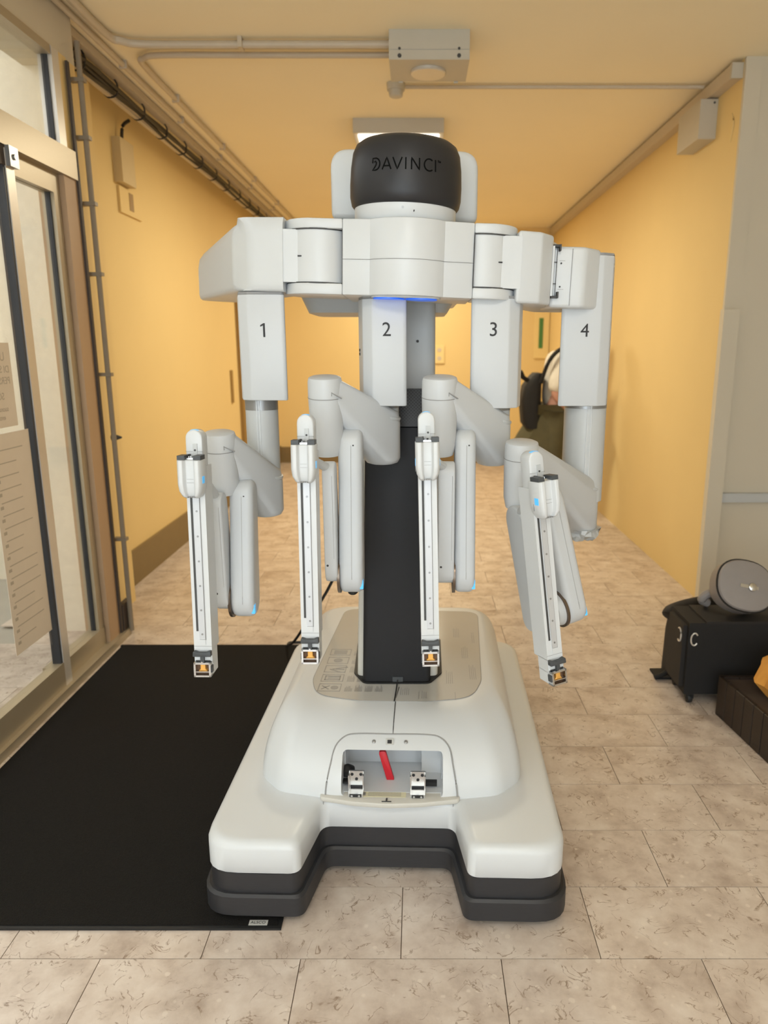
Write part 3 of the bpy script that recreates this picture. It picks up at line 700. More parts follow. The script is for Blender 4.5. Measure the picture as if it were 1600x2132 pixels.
def make_arm(num, hx, hy, side, hz0, hz1, tx, tz0, tr, ex, er, ez0, ez1, drum, out, inn, top, bot, yaw, knob=False, special=False, wide=1.0):
    s = side
    # numbered housing
    plan = [(-0.066 * s, 0.005), (-0.052 * s, -0.050), (-0.026 * s, -0.068), (0.066 * s, -0.068), (0.034 * s, 0.07), (-0.066 * s, 0.07)]
    if s < 0: plan = list(reversed(plan))
    plan = [(hx + x * wide, hy + y) for x, y in rpoly(plan, 0.010, 3)]
    h = part('arm_housing', prism(plan, hz0, hz1, 0.003, 2, 50), 'white2', label='white arm housing numbered %d' % num, ang=40)
    add('housing_number', xf(text_bm(str(num), 0.050) if num > 1 else prism([(-0.001, -0.0175), (0.004, -0.0175), (0.004, 0.0175), (0.0005, 0.0175), (-0.008, 0.0125), (-0.008, 0.0085), (-0.001, 0.0120)], -0.0006, 0.0006), Matrix.Translation((hx + 0.012 * s, hy - 0.0684, 1.466)) @ FRONT), 'ink', h, smooth=False)
    add('housing_screw', join(cyl((hx - 0.0635 * s, hy - 0.012, 1.405), (hx - 0.058 * s, hy - 0.010, 1.405), 0.004, 10), cyl((hx - 0.0635 * s, hy - 0.012, 1.415), (hx - 0.058 * s, hy - 0.010, 1.415), 0.004, 10)), 'seam', h)
    add('housing_cap', join(prism([(hx + (x - hx) * 0.98, hy + (y - hy) * 0.98) for x, y in plan], hz1, hz1 + 0.006)), 'greyline', h)
    # telescoping tube
    ty = hy + 0.015
    tb_ = part('telescoping_tube', join(lathe([(tr, tz0), (tr, hz0 + 0.004)], 40, Matrix.Translation((tx, ty, 0)))), 'pale', ang=40)
    add('tube_band', lathe([(tr + 0.0006, hz0 - (0.030 if num in (1,) else 0.010)), (tr + 0.0006, hz0 + 0.002)], 40, Matrix.Translation((tx, ty, 0))), 'band', tb_, ang=40)
    add('tube_rib', join(*[cyl((tx + tr * math.sin(R(a)), ty - tr * math.cos(R(a)), tz0 + 0.005), (tx + tr * math.sin(R(a)), ty - tr * math.cos(R(a)), hz0), 0.0018, 6) for a in (-6, 4)]), 'white', tb_)
    # setup link: sloping slab from the elbow to the drum
    dx, dy, dr, dtop, dseam, dbot = drum
    ey = ty - 0.015
    pts = circ(ex, ey, ez1, er * 0.92) + circ(ex, ey, ez0 + 0.016, er) + circ(ex, ey, ez0 + 0.004, er * 0.86) + circ(ex, ey, ez0, er * 0.62) + circ(ex, ey, ez1 - 0.03, er) + circ(dx, dy, dtop - 0.012, dr * 0.98) + circ(dx, dy, dseam + 0.003, dr)
    lk = part('setup_link', hull(pts), 'white2', ang=42)
    add('link_collar', xf(lathe([(er * 0.97, 0), (er * 1.0, 0.003), (er * 1.0, 0.006), (er * 0.97, 0.009)], 32, cap=True), Matrix.Translation((ex + 0.002, ey, ez1 - 0.012)) @ Matrix.Rotation(R(14), 4, 'Y')), 'pale', lk)
    add('link_screw', join(cyl((ex - 0.010, ey - er - 0.0005, ez0 + 0.026), (ex - 0.010, ey - er + 0.006, ez0 + 0.026), 0.0024, 8)), 'seam', lk)
    # drum
    tl = Matrix.Translation((dx, dy, dseam)) @ Matrix.Rotation(R(7), 4, 'X')
    H_ = dtop - dseam; L_ = dseam - dbot
    d_ = part('shoulder_drum', xf(lathe([(dr * 0.60, -L_), (dr * 0.80, -L_ + 0.002), (dr * 0.90, -L_ + 0.022), (dr * 0.94, -L_ + 0.030), (dr, -0.002), (dr, 0.0), (dr, 0.004), (dr * 0.985, H_ - 0.012), (dr * 0.93, H_ - 0.003), (dr * 0.78, H_), (0.001, H_ + 0.001)], 44), tl), 'white2', ang=50)
    add('drum_seam', xf(lathe([(dr + 0.0006, -0.0010), (dr + 0.0009, 0.0), (dr + 0.0006, 0.0010)], 44, cap=False), tl), 'greyline', d_)
    add('drum_notch', join(box(dx + dr * 0.45, dx + dr * 0.49, dy - dr * 0.93, dy - dr * 0.80, dseam + 0.004, dseam + 0.014), xf(box(0, 0.030, -0.002, 0.004, -0.001, 0.001), Matrix.Translation((dx + dr * 0.48, dy - dr * 0.90, dseam + 0.012)) @ Matrix.Rotation(R(30), 4, 'Z') @ Matrix.Rotation(R(28), 4, 'Y'))), 'greyline', d_)
    # fold-down links
    (ox0, ox1, oyt, ozt, ort, oyb, ozb, orb), (ix0, ix1, iyt, izt, irt, iyb, izb, irb) = out, inn
    def lean(b, m): return xf(b, m) if m else b
    mo = mi = None
    if special:
        cap_b = lathe([(orb * 0.55, -0.026), (orb * 0.80, -0.022), (orb * 0.90, -0.010), (orb * 0.92, -0.002)], 32, Matrix.Translation((ox0, oyb, ozb)) @ Matrix.Rotation(R(90), 4, 'Y'))
        mo = Matrix.Translation(((ox0 + ox1) / 2, oyb, ozb)) @ Matrix.Rotation(R(-11.5), 4, 'Y') @ Matrix.Rotation(R(22), 4, 'Z') @ Matrix.Translation((-(ox0 + ox1) / 2, -oyb, -ozb))
        mi = Matrix.Translation(((ix0 + ix1) / 2, iyb, izb)) @ Matrix.Rotation(R(-8.5), 4, 'Y') @ Matrix.Rotation(R(22), 4, 'Z') @ Matrix.Translation((-(ix0 + ix1) / 2, -iyb, -izb))
    ol = part('outer_link', lean(prism_yz(stadium((oyb, ozb), orb, (oyt, ozt), ort), ox0, ox1, 0.016, 4, 50), mo), 'white2', ang=40)
    xs = ox0 - 0.001
    ring = lathe([(orb * 0.80, -0.0035), (orb + 0.0022, -0.0035), (orb + 0.0022, 0.0035), (orb * 0.80, 0.0035)], 36, Matrix.Translation((xs, oyb, ozb)) @ Matrix.Rotation(R(90), 4, 'Y'))
    add('joint_ring', lean(ring, mo), 'bronze', ol)
    if special: add('joint_cap', lean(cap_b, mo), 'white2', ol)
    xm = ox0 + 0.55 * (ox1 - ox0)
    add('link_seam', lean(join(box(xm, xm + 0.0008, oyb - orb - 0.0006, oyb - orb + 0.004, ozb, ozb + 0.02), tube([(xm, oyb - orb - 0.0004, ozb), (xm, oyt - ort - 0.0006, ozt)], 0.0008, 5)), mo), 'faintline', ol)
    add('link_light', lean(box(ox1 - 0.008, ox1 + 0.0006, oyb - orb * 0.75, oyb - orb * 0.45, ozb - 0.030, ozb - 0.006, 0.002), mo), 'cyan', ol)
    add('link_screw', lean(cyl((xm + 0.006, oyt - ort - 0.0008, ozt), (xm + 0.006, oyt - ort + 0.004, ozt), 0.0022, 8), mo), 'seam', ol)
    il = part('inner_link', lean(prism_yz(stadium((iyb, izb), irb, (iyt, izt), irt), ix0, ix1, 0.005, 3, 50), mi), 'white2', ang=40)
    add('link_screw', lean(cyl((ix0 + 0.008, iyb - irb - 0.0008, izb + 0.012), (ix0 + 0.008, iyb - irb + 0.005, izb + 0.012), 0.003, 10), mi), 'seam', il)
    add('link_seam', lean(tube([(ix1 - 0.007, iyb - irb - 0.0004, izb + 0.03), (ix1 - 0.007, iyt - irt - 0.0006, izt)], 0.0007, 5), mi), 'faintline', il)
    # spar
    m, L = spar_matrix(top, bot, yaw)
    S = lambda b: xf(b, m)
    head = [(-0.0195, -0.10), (-0.0195, -0.020)] + [(-0.0195 * math.cos(R(a)), -0.0195 + 0.0195 * math.sin(R(a))) for a in range(15, 166, 15)] + [(0.0195, -0.020), (0.0195, -0.10)]
    sp = part('instrument_spar', S(join(prism_xz(head, 0.002, 0.046, 0.004, 2), box(-0.0215, 0.0215, 0.0, 0.062, -(L - 0.062), -0.085, 0.003), box(-0.0215, 0.0215, 0.0, 0.045, -(L - 0.030), -(L - 0.064), 0.002))), 'white', ang=45)
    add('spar_groove', S(box(-0.0138, -0.0088, -0.0008, 0.004, -(L - 0.112), -0.13)), 'seam', sp, smooth=False)
    rl = add('spar_rail', S(box(-0.0065, 0.0075, -0.0028, 0.003, -(L - 0.092), -0.12, 0.0006, 1)), 'rail', sp)
    add('rail_edge', S(box(0.0076, 0.0092, -0.0012, 0.003, -(L - 0.09), -0.12)), 'greyline', sp, smooth=False)
    n = 6
    for i in range(n):
        z = -0.19 - i * (L - 0.19 - 0.105) / (n - 1)
        add('rail_screw', S(cyl((0.0008, -0.0034, z), (0.0008, -0.002, z), 0.0026, 10)), 'band', sp)
    add('spar_step', S(join(box(-0.0065, 0.0075, -0.0022, 0.002, -(L - 0.078), -(L - 0.091), 0.0005, 1))), 'white', sp)
    add('spar_line', S(join(box(-0.0217, 0.0217, -0.0004, 0.001, -(L - 0.0735), -(L - 0.0742)), box(-0.0198, 0.0198, 0.0016, 0.004, -0.0505, -0.0498))), 'greyline', sp, smooth=False)
    add('head_plate', S(box(-0.002, 0.008, -0.001, 0.004, -0.075, -0.032, 0.0005, 1)), 'pale', sp)
    add('head_screw', S(cyl((0.003, -0.0018, -0.047), (0.003, 0.0, -0.047), 0.0024, 10)), 'seam', sp)
    add('head_clip', S(join(box(-0.012, -0.008, -0.010, 0.002, -0.066, -0.056), box(-0.010, -0.006, -0.016, -0.004, -0.070, -0.062))), 'rubber', sp)
    add('head_light', S(prism_xz([(-0.0175 * math.cos(R(a)) * 0.6, -0.0195 + 0.0202 * math.sin(R(a * 0.5 + 45))) for a in range(0, 181, 20)] + [(0.008, -0.004), (-0.008, -0.004)], 0.006, 0.018)), 'cyan', sp)
    # carriage
    prof = [(-0.0275, 0.004), (-0.0275, -0.040), (-0.0225, -0.048), (-0.0135, -0.048), (-0.0095, -0.036), (0.0095, -0.036), (0.0135, -0.048), (0.0225, -0.048), (0.0275, -0.040), (0.0275, 0.004)]
    rings = [[(x * fx, y * fy, z) for x, y in prof] for z, fx, fy in ((-0.066, 1, 1), (-0.122, 1.0, 1), (-0.138, 0.92, 0.96), (-0.150, 0.72, 0.84), (-0.155, 0.6, 0.6))]
    ca = part('instrument_carriage', S(bevel(loft(rings), 0.0022, 2, 40)), 'white', ang=50)
    add('carriage_pad', S(box(-0.0265, -0.010, -0.042, -0.006, -0.066, -0.056, 0.003)), 'grip', ca)
    add('carriage_pad', S(box(0.010, 0.0265, -0.042, -0.006, -0.066, -0.056, 0.003)), 'grip', ca)
    add('carriage_contact', S(join(box(-0.009, 0.009, -0.030, -0.004, -0.067, -0.062, 0.001, 1), cyl((0.0, -0.024, -0.064), (0.0, -0.024, -0.058), 0.003, 8), cyl((-0.006, -0.020, -0.064), (-0.006, -0.020, -0.059), 0.002, 8))), 'steel', ca)
    add('carriage_light', S(box(-0.0282, -0.0255, -0.036, -0.020, -0.120, -0.104, 0.001, 1)), 'cyan', ca)
    add('carriage_light', S(box(0.0255, 0.0282, -0.036, -0.020, -0.120, -0.104, 0.001, 1)), 'cyan', ca)
    for bx__ in [(-0.0280, -0.0270, -0.014, -0.0125, -0.135, -0.119), (-0.008, 0.008, -0.0366, -0.0355, -0.1105, -0.1100), (-0.008, 0.008, -0.0366, -0.0355, -0.1185, -0.1180)] + [(-0.009 + i * 0.005, -0.0065 + i * 0.005, -0.037, -0.030, -0.1532, -0.1512) for i in range(4)]:
        add('carriage_mark', S(box(*bx__)), 'greyline', ca, smooth=False)
    # cannula mount
    cm = part('cannula_mount', S(join(box(-0.0215, 0.0215, 0.006, 0.045, -(L - 0.002), -(L - 0.032), 0.005), box(-0.0185, 0.0185, -0.003, 0.012, -(L - 0.038), -(L - 0.050), 0.001, 1))), 'white', ang=45)
    add('mount_handle', S(join(xf(prism_xz(bowtie(), -0.014, 0.0, 0.002), Matrix.Translation((0, 0, -(L - 0.058)))), box(-0.0045, 0.0045, -0.012, 0.0, -(L - 0.036), -(L - 0.056), 0.001, 1))), 'grip', cm)
    add('mount_slot', S(box(-0.0175, 0.0175, -0.0045, 0.0, -(L - 0.0372), -(L - 0.0395))), 'seam', cm, smooth=False)
    t_ = 0.0045; z0, z1 = -L, -(L - 0.0365)
    add('clamp_frame', S(join(box(-0.0205, -0.0205 + t_, -0.014, 0.008, z0, z1, 0.0012, 1), box(0.0205 - t_, 0.0205, -0.014, 0.008, z0, z1, 0.0012, 1), box(-0.0205, 0.0205, -0.014, 0.008, z0, z0 + t_, 0.0012, 1), box(-0.0205, 0.0205, -0.014, 0.008, z1 - t_, z1, 0.0012, 1), box(-0.016, 0.016, -0.012, 0.002, z0 + 0.0115, z0 + 0.0135))), 'steel', cm)
    add('clamp_cavity', S(box(-0.016, 0.016, 0.002, 0.006, z0 + 0.004, z1 - 0.004)), 'brown_in', cm, smooth=False)
    add('clamp_contact', S(prism_xz([(-0.006, z1 - 0.005), (0.006, z1 - 0.005), (0.006, z0 + 0.018), (0.011, z0 + 0.0137), (-0.011, z0 + 0.0137), (-0.006, z0 + 0.018)], -0.008, 0.003, 0.0008, 1)), 'orange', cm)
    for x0, x1 in ((-0.0225, -0.0200), (0.0200, 0.0225)): add('clamp_pad', S(box(x0, x1, -0.010, 0.004, z0 + 0.010, z0 + 0.026, 0.0008, 1)), 'grip', cm)
    add('clamp_glint', S(cyl((0, -0.015, z1 + 0.001), (0, -0.010, z1 + 0.001), 0.0024, 8)), 'steel', cm)
    # carrier joining spar and inner link (behind the carriage)
    c0 = m @ Vector((0.0, 0.040, -0.105)); c1 = Vector(((ix0 + ix1) / 2, iyt + 0.005, izt + 0.012))
    if special: c1 = mi @ c1
    part('spar_carrier', cyl(c0, c1, 0.011, 20), 'white2')
    if knob:
        part('cable_knob', join(lathe([(0.008, 0), (0.013, 0.004), (0.014, 0.016), (0.010, 0.022)], 10, Matrix.Translation((xm - 0.004, oyb + 0.02, ozb - orb - 0.016))), box(xm + 0.012, xm + 0.026, oyb + 0.01, oyb + 0.03, ozb - orb + 0.0, ozb - orb + 0.025, 0.004)), 'rubber')

make_arm(1, -0.412, 1.995, 1, 1.285, 1.556, -0.432, 1.06, 0.0445, -0.428, 0.048, 0.958, 1.085, (-0.507, 1.84, 0.0425, 1.213, 1.166, 1.048),
         (-0.492, -0.430, 1.87, 1.045, 0.038, 1.83, 0.767, 0.047), (-0.528, -0.494, 1.80, 1.03, 0.032, 1.815, 0.788, 0.042), (-0.518, 1.66, 1.237), (-0.522, 1.63, 0.641), 0, wide=1.06)
make_arm(2, -0.092, 1.985, 1, 1.271, 1.545, -0.096, 1.235, 0.0445, -0.098, 0.050, 1.108, 1.250, (-0.233, 1.84, 0.0435, 1.352, 1.300, 1.149),
         (-0.205, -0.143, 1.87, 1.178, 0.038, 1.83, 0.835, 0.047), (-0.239, -0.207, 1.80, 1.11, 0.032, 1.815, 0.864, 0.042), (-0.259, 1.66, 1.272), (-0.260, 1.63, 0.675), 0, knob=True)
make_arm(3, 0.208, 1.985, -1, 1.265, 1.545, 0.210, 1.235, 0.0445, 0.208, 0.048, 1.104, 1.240, (0.056, 1.84, 0.0455, 1.352, 1.300, 1.149),
         (0.096, 0.150, 1.87, 1.178, 0.038, 1.83, 0.835, 0.047), (0.052, 0.094, 1.80, 1.11, 0.032, 1.815, 0.860, 0.042), (0.020, 1.66, 1.278), (0.032, 1.63, 0.669), 1, wide=1.10)
make_arm(4, 0.470, 2.10, -1, 1.262, 1.664, 0.489, 0.98, 0.0600, 0.480, 0.056, 0.885, 1.035, (0.267, 1.84, 0.0440, 1.189, 1.145, 1.010),
         (0.378, 0.440, 1.87, 1.03, 0.045, 1.85, 0.742, 0.050), (0.292, 0.326, 1.82, 0.985, 0.045, 1.81, 0.716, 0.030), (0.275, 1.66, 1.187), (0.343, 1.63, 0.620), 22, special=True, wide=1.20)

wr = lathe([(0.012, 0.862), (0.030, 0.866), (0.046, 0.876), (0.050, 0.890), (0.054, 0.902)], 26, Matrix.Translation((0.490, 2.095, 0)))
for v in wr.verts:
    v.co += Vector((random.uniform(-1, 1), random.uniform(-1, 1), random.uniform(-0.8, 0.8))) * 0.0075
part('plastic_wrap', wr, 'pale', label='crumpled clear plastic wrap under the elbow of arm four', ang=10)
# power cord running from behind the cart to the mat
add('power_cord', tube(smooth_path([(-0.12, 2.405, 1.00), (-0.20, 2.50, 0.86), (-0.34, 2.70, 0.52), (-0.47, 2.93, 0.28), (-0.57, 3.12, 0.10), (-0.625, 3.25, 0.025), (-0.62, 3.32, 0.0075), (-0.50, 3.30, 0.0075), (-0.30, 3.15, 0.0075)], 6), 0.006, 8), 'rubber', robot)

# ================================================================ LOOSE THINGS
fm = thing('floor_mat', (-0.92, 2.4, 0), 'black carpet entrance mat under the left side of the robot', 'mat')
add('pile', box(-1.44, -0.352, 1.535, 3.285, 0.0002, 0.008, 0.002, 1), 'matpile', fm)
add('edging', join(box(-1.45, -0.342, 1.525, 1.538, 0.0002, 0.006, 0.001, 1), box(-0.354, -0.342, 1.538, 3.295, 0.0002, 0.006, 0.001, 1), box(-1.45, -0.354, 3.283, 3.295, 0.0002, 0.006, 0.001, 1)), 'rubber', fm)
tg = add('brand_tag', box(-0.425, -0.378, 1.533, 1.550, 0.008, 0.0088), 'greylabel', fm)
add('tag_print', xf(text_bm('ALSCO', 0.012, 0.0002), Matrix.Translation((-0.402, 1.5415, 0.0090))), 'ink', tg, smooth=False)

# ---- notices stuck on the glass door (seen from behind, so the writing is mirrored)
def notice(name, y0, y1, z0, z1, label, rows):
    o = add(name, box(XG + 0.0245, XG + 0.0255, y0, y1, z0, z1), 'paper', None, label, 'notice')
    for (txt, size, zc) in rows:
        b = text_bm(txt, size, 0.0002)
        mm = Matrix.Translation((XG + 0.0258, (y0 + y1) / 2, zc)) @ Matrix.Rotation(R(-90), 4, 'Z') @ FRONT
        xf(b, mm); add('print', b, 'paperink', o, smooth=False)
    return o
notice('paper_notice', 2.47, 2.70, 1.14, 1.44, 'pale paper notice with printed lines taped to the glass door', [('USCITA', 0.045, 1.39), ('DI SERVIZIO', 0.036, 1.345), ('PERSONALE', 0.036, 1.305), ('SOLO', 0.036, 1.25), ('suonare per', 0.026, 1.205), ('entrare', 0.026, 1.175)])
o = add('paper_schedule', box(XG + 0.0245, XG + 0.0255, 2.50, 2.765, 0.30, 1.12), 'paper', None, 'long pale timetable sheet taped low on the glass door', 'notice')
ln = []
for i in range(16):
    z = 1.06 - i * 0.047
    ln.append(box(XG + 0.0255, XG + 0.0258, 2.53, 2.53 + 0.20 * (0.5 + 0.5 * rng.random()), z, z + 0.004))
    ln.append(box(XG + 0.0255, XG + 0.0258, 2.52, 2.54, z - 0.02, z - 0.008))
add('ruled_print', join(*ln), 'paperink', o, smooth=False)

# ---- ceiling equipment
bx_ = thing('ceiling_beacon_box', (0.05, 3.78, CEIL), 'grey ceiling box with round disc underneath at the end of the conduits', 'ceiling box')
add('casing', box(-0.130, 0.236, 3.64, 3.92, 2.697, CEIL - 0.0002, 0.006), 'fixture', bx_)
add('casing_seam', box(-0.1305, 0.2365, 3.6393, 3.641, 2.7375, 2.7390), 'greyline', bx_, smooth=False)
for x in (-0.082, 0.188):
    add('casing_screw', join(cyl((x, 3.637, 2.742), (x, 3.642, 2.742), 0.006, 10), cyl((x, 3.637, 2.713), (x, 3.642, 2.713), 0.009, 10)), 'seam', bx_)
    add('hinge_tab', box(x - 0.01, x + 0.01, 3.915, 3.926, 2.69, 2.705, 0.002), 'fixture', bx_)
add('disc', lathe([(0.078, 2.682), (0.082, 2.686), (0.082, 2.6972)], 40, Matrix.Translation((0.050, 3.785, 0))), 'alul', bx_)
dt = thing('smoke_detector', (-0.118, 4.32, CEIL), 'small round white detector on the ceiling behind the grey box', 'detector')
add('detector_base', lathe([(0.048, 2.785), (0.050, CEIL - 0.0002)], 28, Matrix.Translation((-0.118, 4.32, 0))), 'fixture', dt)
add('detector_head', lathe([(0.030, 2.752), (0.036, 2.756), (0.040, 2.785)], 28, Matrix.Translation((-0.118, 4.32, 0))), 'fixture', dt)

def luminaire(x, y, label, power, color=(1.0, 0.91, 0.69), sx=0.57, sy=0.60):
    t = thing('ceiling_lamp', (x, y, CEIL), label, 'lamp', 'surface ceiling lamps along the corridor')
    add('housing', box(x - sx / 2, x + sx / 2, y - sy / 2, y + sy / 2, 2.735, CEIL - 0.0002, 0.004), 'fixture', t)
    add('diffuser', box(x - sx / 2 + 0.03, x + sx / 2 - 0.03, y - sy / 2 + 0.03, y + sy / 2 - 0.03, 2.722, 2.736, 0.004), 'lamp', t)
    d = bpy.data.lights.new('lamp_light', 'AREA'); d.shape = 'RECTANGLE'; d.size = sx - 0.08; d.size_y = sy - 0.08; d.energy = power; d.color = color
    lo = bpy.data.objects.new('lamp_light', d); COL.objects.link(lo); lo.location = (x, y, 2.715); lo.parent = t; lo.matrix_parent_inverse = Matrix.Translation(t.location).inverted()
    return t
luminaire(-0.12, 5.22, 'square ceiling lamp behind the dark cap of the robot', 56)
luminaire(-0.12, 7.9, 'square ceiling lamp added near the far wall to brighten the corridor', 52)  # added lamp, brightens the far corridor
luminaire(0.10, -0.55, 'square ceiling lamp added out of view over the foyer for overhead light', 25, (1.0, 0.97, 0.93))  # added unseen lamp, overhead light for robot and near floor

def conduit(name, pts, r, label, group=None, n=5):
    return add(name, tube(smooth_path(pts, n), r, 10), 'conduit', None, label, 'conduit', group)
def clips(o, pts, r):
    for p in pts: add('clip', box(p[0] - r * 1.5, p[0] + r * 1.5, p[1] - 0.008, p[1] + 0.008, p[2] - r * 1.3, CEIL - 0.0002, 0.002, 1), 'conduit', o)
c = conduit('ceiling_conduit', [(-0.131, 3.74, 2.795), (-0.8, 3.74, 2.795), (-1.25, 3.74, 2.795), (-1.36, 3.70, 2.795), (-1.40, 3.60, 2.795), (-1.40, 3.0, 2.795), (-1.40, 1.2, 2.795)], 0.017, 'thick pale conduit from the grey ceiling box bending towards the foyer')
clips(c, [(-1.40, 3.2, 2.795), (-1.40, 2.4, 2.795)], 0.017); add('clip', box(-0.83, -0.81, 3.71, 3.77, 2.775, CEIL - 0.0002, 0.002, 1), 'conduit', c)
c = conduit('ceiling_conduit', [(-0.131, 3.87, 2.797), (-0.8, 3.87, 2.797), (-1.22, 3.87, 2.797), (-1.33, 3.91, 2.797), (-1.37, 4.05, 2.797), (-1.37, 5.0, 2.797), (-1.37, 9.05, 2.797)], 0.014, 'thinner pale conduit from the grey ceiling box bending down the corridor')
clips(c, [(-1.37, y, 2.797) for y in (4.5, 5.5, 6.5, 7.5)], 0.014)
c = conduit('ceiling_conduit', [(-1.47, 1.0, 2.798), (-1.47, 4.0, 2.798), (-1.47, 9.05, 2.798)], 0.013, 'pale conduit running straight along the left edge of the ceiling')
clips(c, [(-1.47, y, 2.798) for y in (2.2, 3.1, 4.0, 4.9, 5.8, 6.8, 7.8)], 0.013)
c = conduit('ceiling_conduit', [(-0.068, 4.33, 2.805), (0.7, 4.33, 2.805), (1.555, 4.33, 2.805)], 0.010, 'thin conduit from the round detector to the right wall')
# cable tray with black cables along the top of the left wall
ct = thing('cable_tray', (-1.62, 6.2, 2.7), 'open cable tray with sagging black cables along the top of the left wall', 'cable tray')
add('tray_rail', box(-1.585, -1.535, 1.0, 9.05, 2.775, 2.812, 0.003), 'conduit', ct)
add('tray_rail', box(-1.622, -1.600, 3.52, 9.05, 2.700, 2.716, 0.003), 'conduit', ct)
for j, (x, z, a) in enumerate(((-1.585, 2.750, 0.018), (-1.600, 2.735, 0.024), (-1.570, 2.742, 0.014))):
    pts = [(x + 0.006 * math.sin(y * 3 + j), y, z - a * abs(math.sin(y * 1.9 + j))) for y in [1.2 + 0.3 * i for i in range(27)]]
    add('cable', tube(pts, 0.011, 8), 'cable', ct)
for i in range(14):
    y = 3.75 + i * 0.38
    add('tray_hook', tube(smooth_path([(-1.60, y, 2.81), (-1.560, y, 2.76), (-1.570, y + 0.02, 2.712), (-1.615, y + 0.02, 2.698), (-1.64, y + 0.02, 2.72)], 4), 0.005, 6), 'cable', ct)
# vertical conduit on the door post
vc = add('wall_conduit', tube([(XG + 0.062, 3.45, z) for z in (0.02, 1.0, 2.0, 2.70)], 0.012, 10), 'pipe', None, 'vertical brown pipe on the post beside the glazed door', 'conduit')
for z in (0.5, 1.3, 1.75, 2.05, 2.32, 2.55):
    add('clip', box(XG + 0.02, XG + 0.082, 3.435, 3.465, z - 0.008, z + 0.008, 0.002, 1), 'pipe', vc)
add('door_stop', lathe([(0.016, 0), (0.018, 0.012), (0.004, 0.05)], 12, Matrix.Translation((-1.60 + 0.085, 3.56, 0.99)) @ Matrix.Rotation(R(90), 4, 'Y')), 'grip', None, 'small dark door stop knob on the wall beside the glazed door', 'door stop')
# wall boxes on the left
jb1 = thing('junction_box', (XL, 4.55, 2.45), 'cream junction box with a cable on the left wall under the tray', 'junction box')
add('cover', box(XL, XL + 0.05, 4.48, 4.68, 2.36, 2.60, 0.006), 'jbox', jb1)
add('feed_cable', tube(smooth_path([(XL + 0.03, 4.56, 2.60), (XL + 0.035, 4.58, 2.68), (XL + 0.06, 4.62, 2.72)], 4), 0.010, 8), 'cable', jb1)
jb2 = thing('wall_frame', (XL, 4.75, 2.3), 'shallow square wall plate below the cream junction box', 'wall plate')
add('plate', box(XL, XL + 0.015, 4.50, 4.84, 2.20, 2.345, 0.004), 'wall', jb2)
add('plate_slot', box(XL + 0.015, XL + 0.018, 4.64, 4.70, 2.23, 2.33), 'doorframe', jb2)
# right wall
tr = thing('cable_trunking', (XR, 6.5, 2.7), 'narrow pale trunking along the top of the right wall', 'trunking')
add('channel', box(XR - 0.055, XR - 0.0002, 4.0, 9.05, 2.735, 2.80, 0.003), 'conduit', tr)
add('end_cap', box(XR - 0.058, XR - 0.0002, 3.975, 4.0, 2.732, 2.803, 0.004), 'fixture', tr)
eb = thing('wall_box', (XR, 4.4, 2.6), 'pale grey box mounted high on the right wall below the trunking', 'wall box')
add('casing', box(XR - 0.095, XR - 0.0002, 4.27, 4.60, 2.53, 2.728, 0.008), 'fixture', eb)
add('box_screw', cyl((XR - 0.02, 4.267, 2.71), (XR - 0.02, 4.272, 2.71), 0.006, 8), 'seam', eb)
add('wall_groove', tube(smooth_path([(XR - 0.001, 4.07, 2.60), (XR - 0.004, 4.03, 2.54), (XR - 0.001, 4.06, 2.46)], 5), 0.004, 6), 'wall', eb)
sk = thing('wall_socket', (0.27, YF, 1.35), 'pale double wall socket on the far wall', 'socket')
add('plate', box(0.205, 0.33, YF - 0.02, YF - 0.0002, 1.24, 1.46, 0.004), 'signpaper', sk)
for z in (1.30, 1.40): add('outlet', cyl((0.267, YF - 0.023, z), (0.267, YF - 0.0195, z), 0.026, 14), 'conduit', sk)
sg = thing('wall_sign', (1.50, YF, 1.6), 'pale sign with a green strip on the far wall beside the right corner', 'sign')
add('panel', box(1.43, 1.61, YF - 0.02, YF - 0.0002, 1.30, 1.86, 0.003), 'signpaper', sg)
add('green_strip', box(1.485, 1.535, YF - 0.024, YF - 0.0195, 1.42, 1.78), 'green', sg)
vp = thing('door_plate', (XL, 6.86, 1.05), 'long dark vertical plate on the left wall before the far door', 'plate')
add('plate', box(XL, XL + 0.014, 6.83, 6.89, 0.92, 1.22, 0.003), 'doorframe', vp)

# ---- luggage and planter on the right
sc = thing('suitcase', (1.33, 2.86, 0), 'black fabric trolley suitcase standing against the right side', 'suitcase')
add('body', box(1.085, 1.60, 2.70, 2.90, 0.045, 0.352, 0.03, 4), 'bag', sc)
add('front_pocket', box(1.068, 1.10, 2.72, 2.88, 0.07, 0.335, 0.014, 3), 'bag2', sc)
ring_pts = [(1.075 , 2.722 + 0.0, 0.285)]
add('zip_ring', tube([(1.066 + 0.0 , 2.75 + 0.020 * math.cos(R(a)), 0.285 + 0.028 * math.sin(R(a))) for a in range(60, 301, 20)], 0.0035, 6), 'alul', sc)
add('corner_ring', tube([(1.108 + 0.014 * math.cos(R(a)), 2.696, 0.285 + 0.026 * math.sin(R(a))) for a in range(40, 321, 20)], 0.0032, 6), 'alul', sc)
add('top_plate', box(1.15, 1.62, 2.695, 2.89, 0.350, 0.360, 0.004), 'bag2', sc)
for x, y in ((1.115, 2.72), (1.56, 2.72), (1.115, 2.875), (1.56, 2.875)):
    add('wheel', join(cyl((x - 0.010, y, 0.020), (x + 0.010, y, 0.020), 0.0198, 16, 0.003), box(x - 0.016, x + 0.016, y - 0.010, y + 0.010, 0.02, 0.06, 0.003)), 'rubber', sc)
rb = thing('soft_bag', (1.18, 3.0, 0), 'soft black bag with a rolled top slumped behind the suitcase', 'bag')
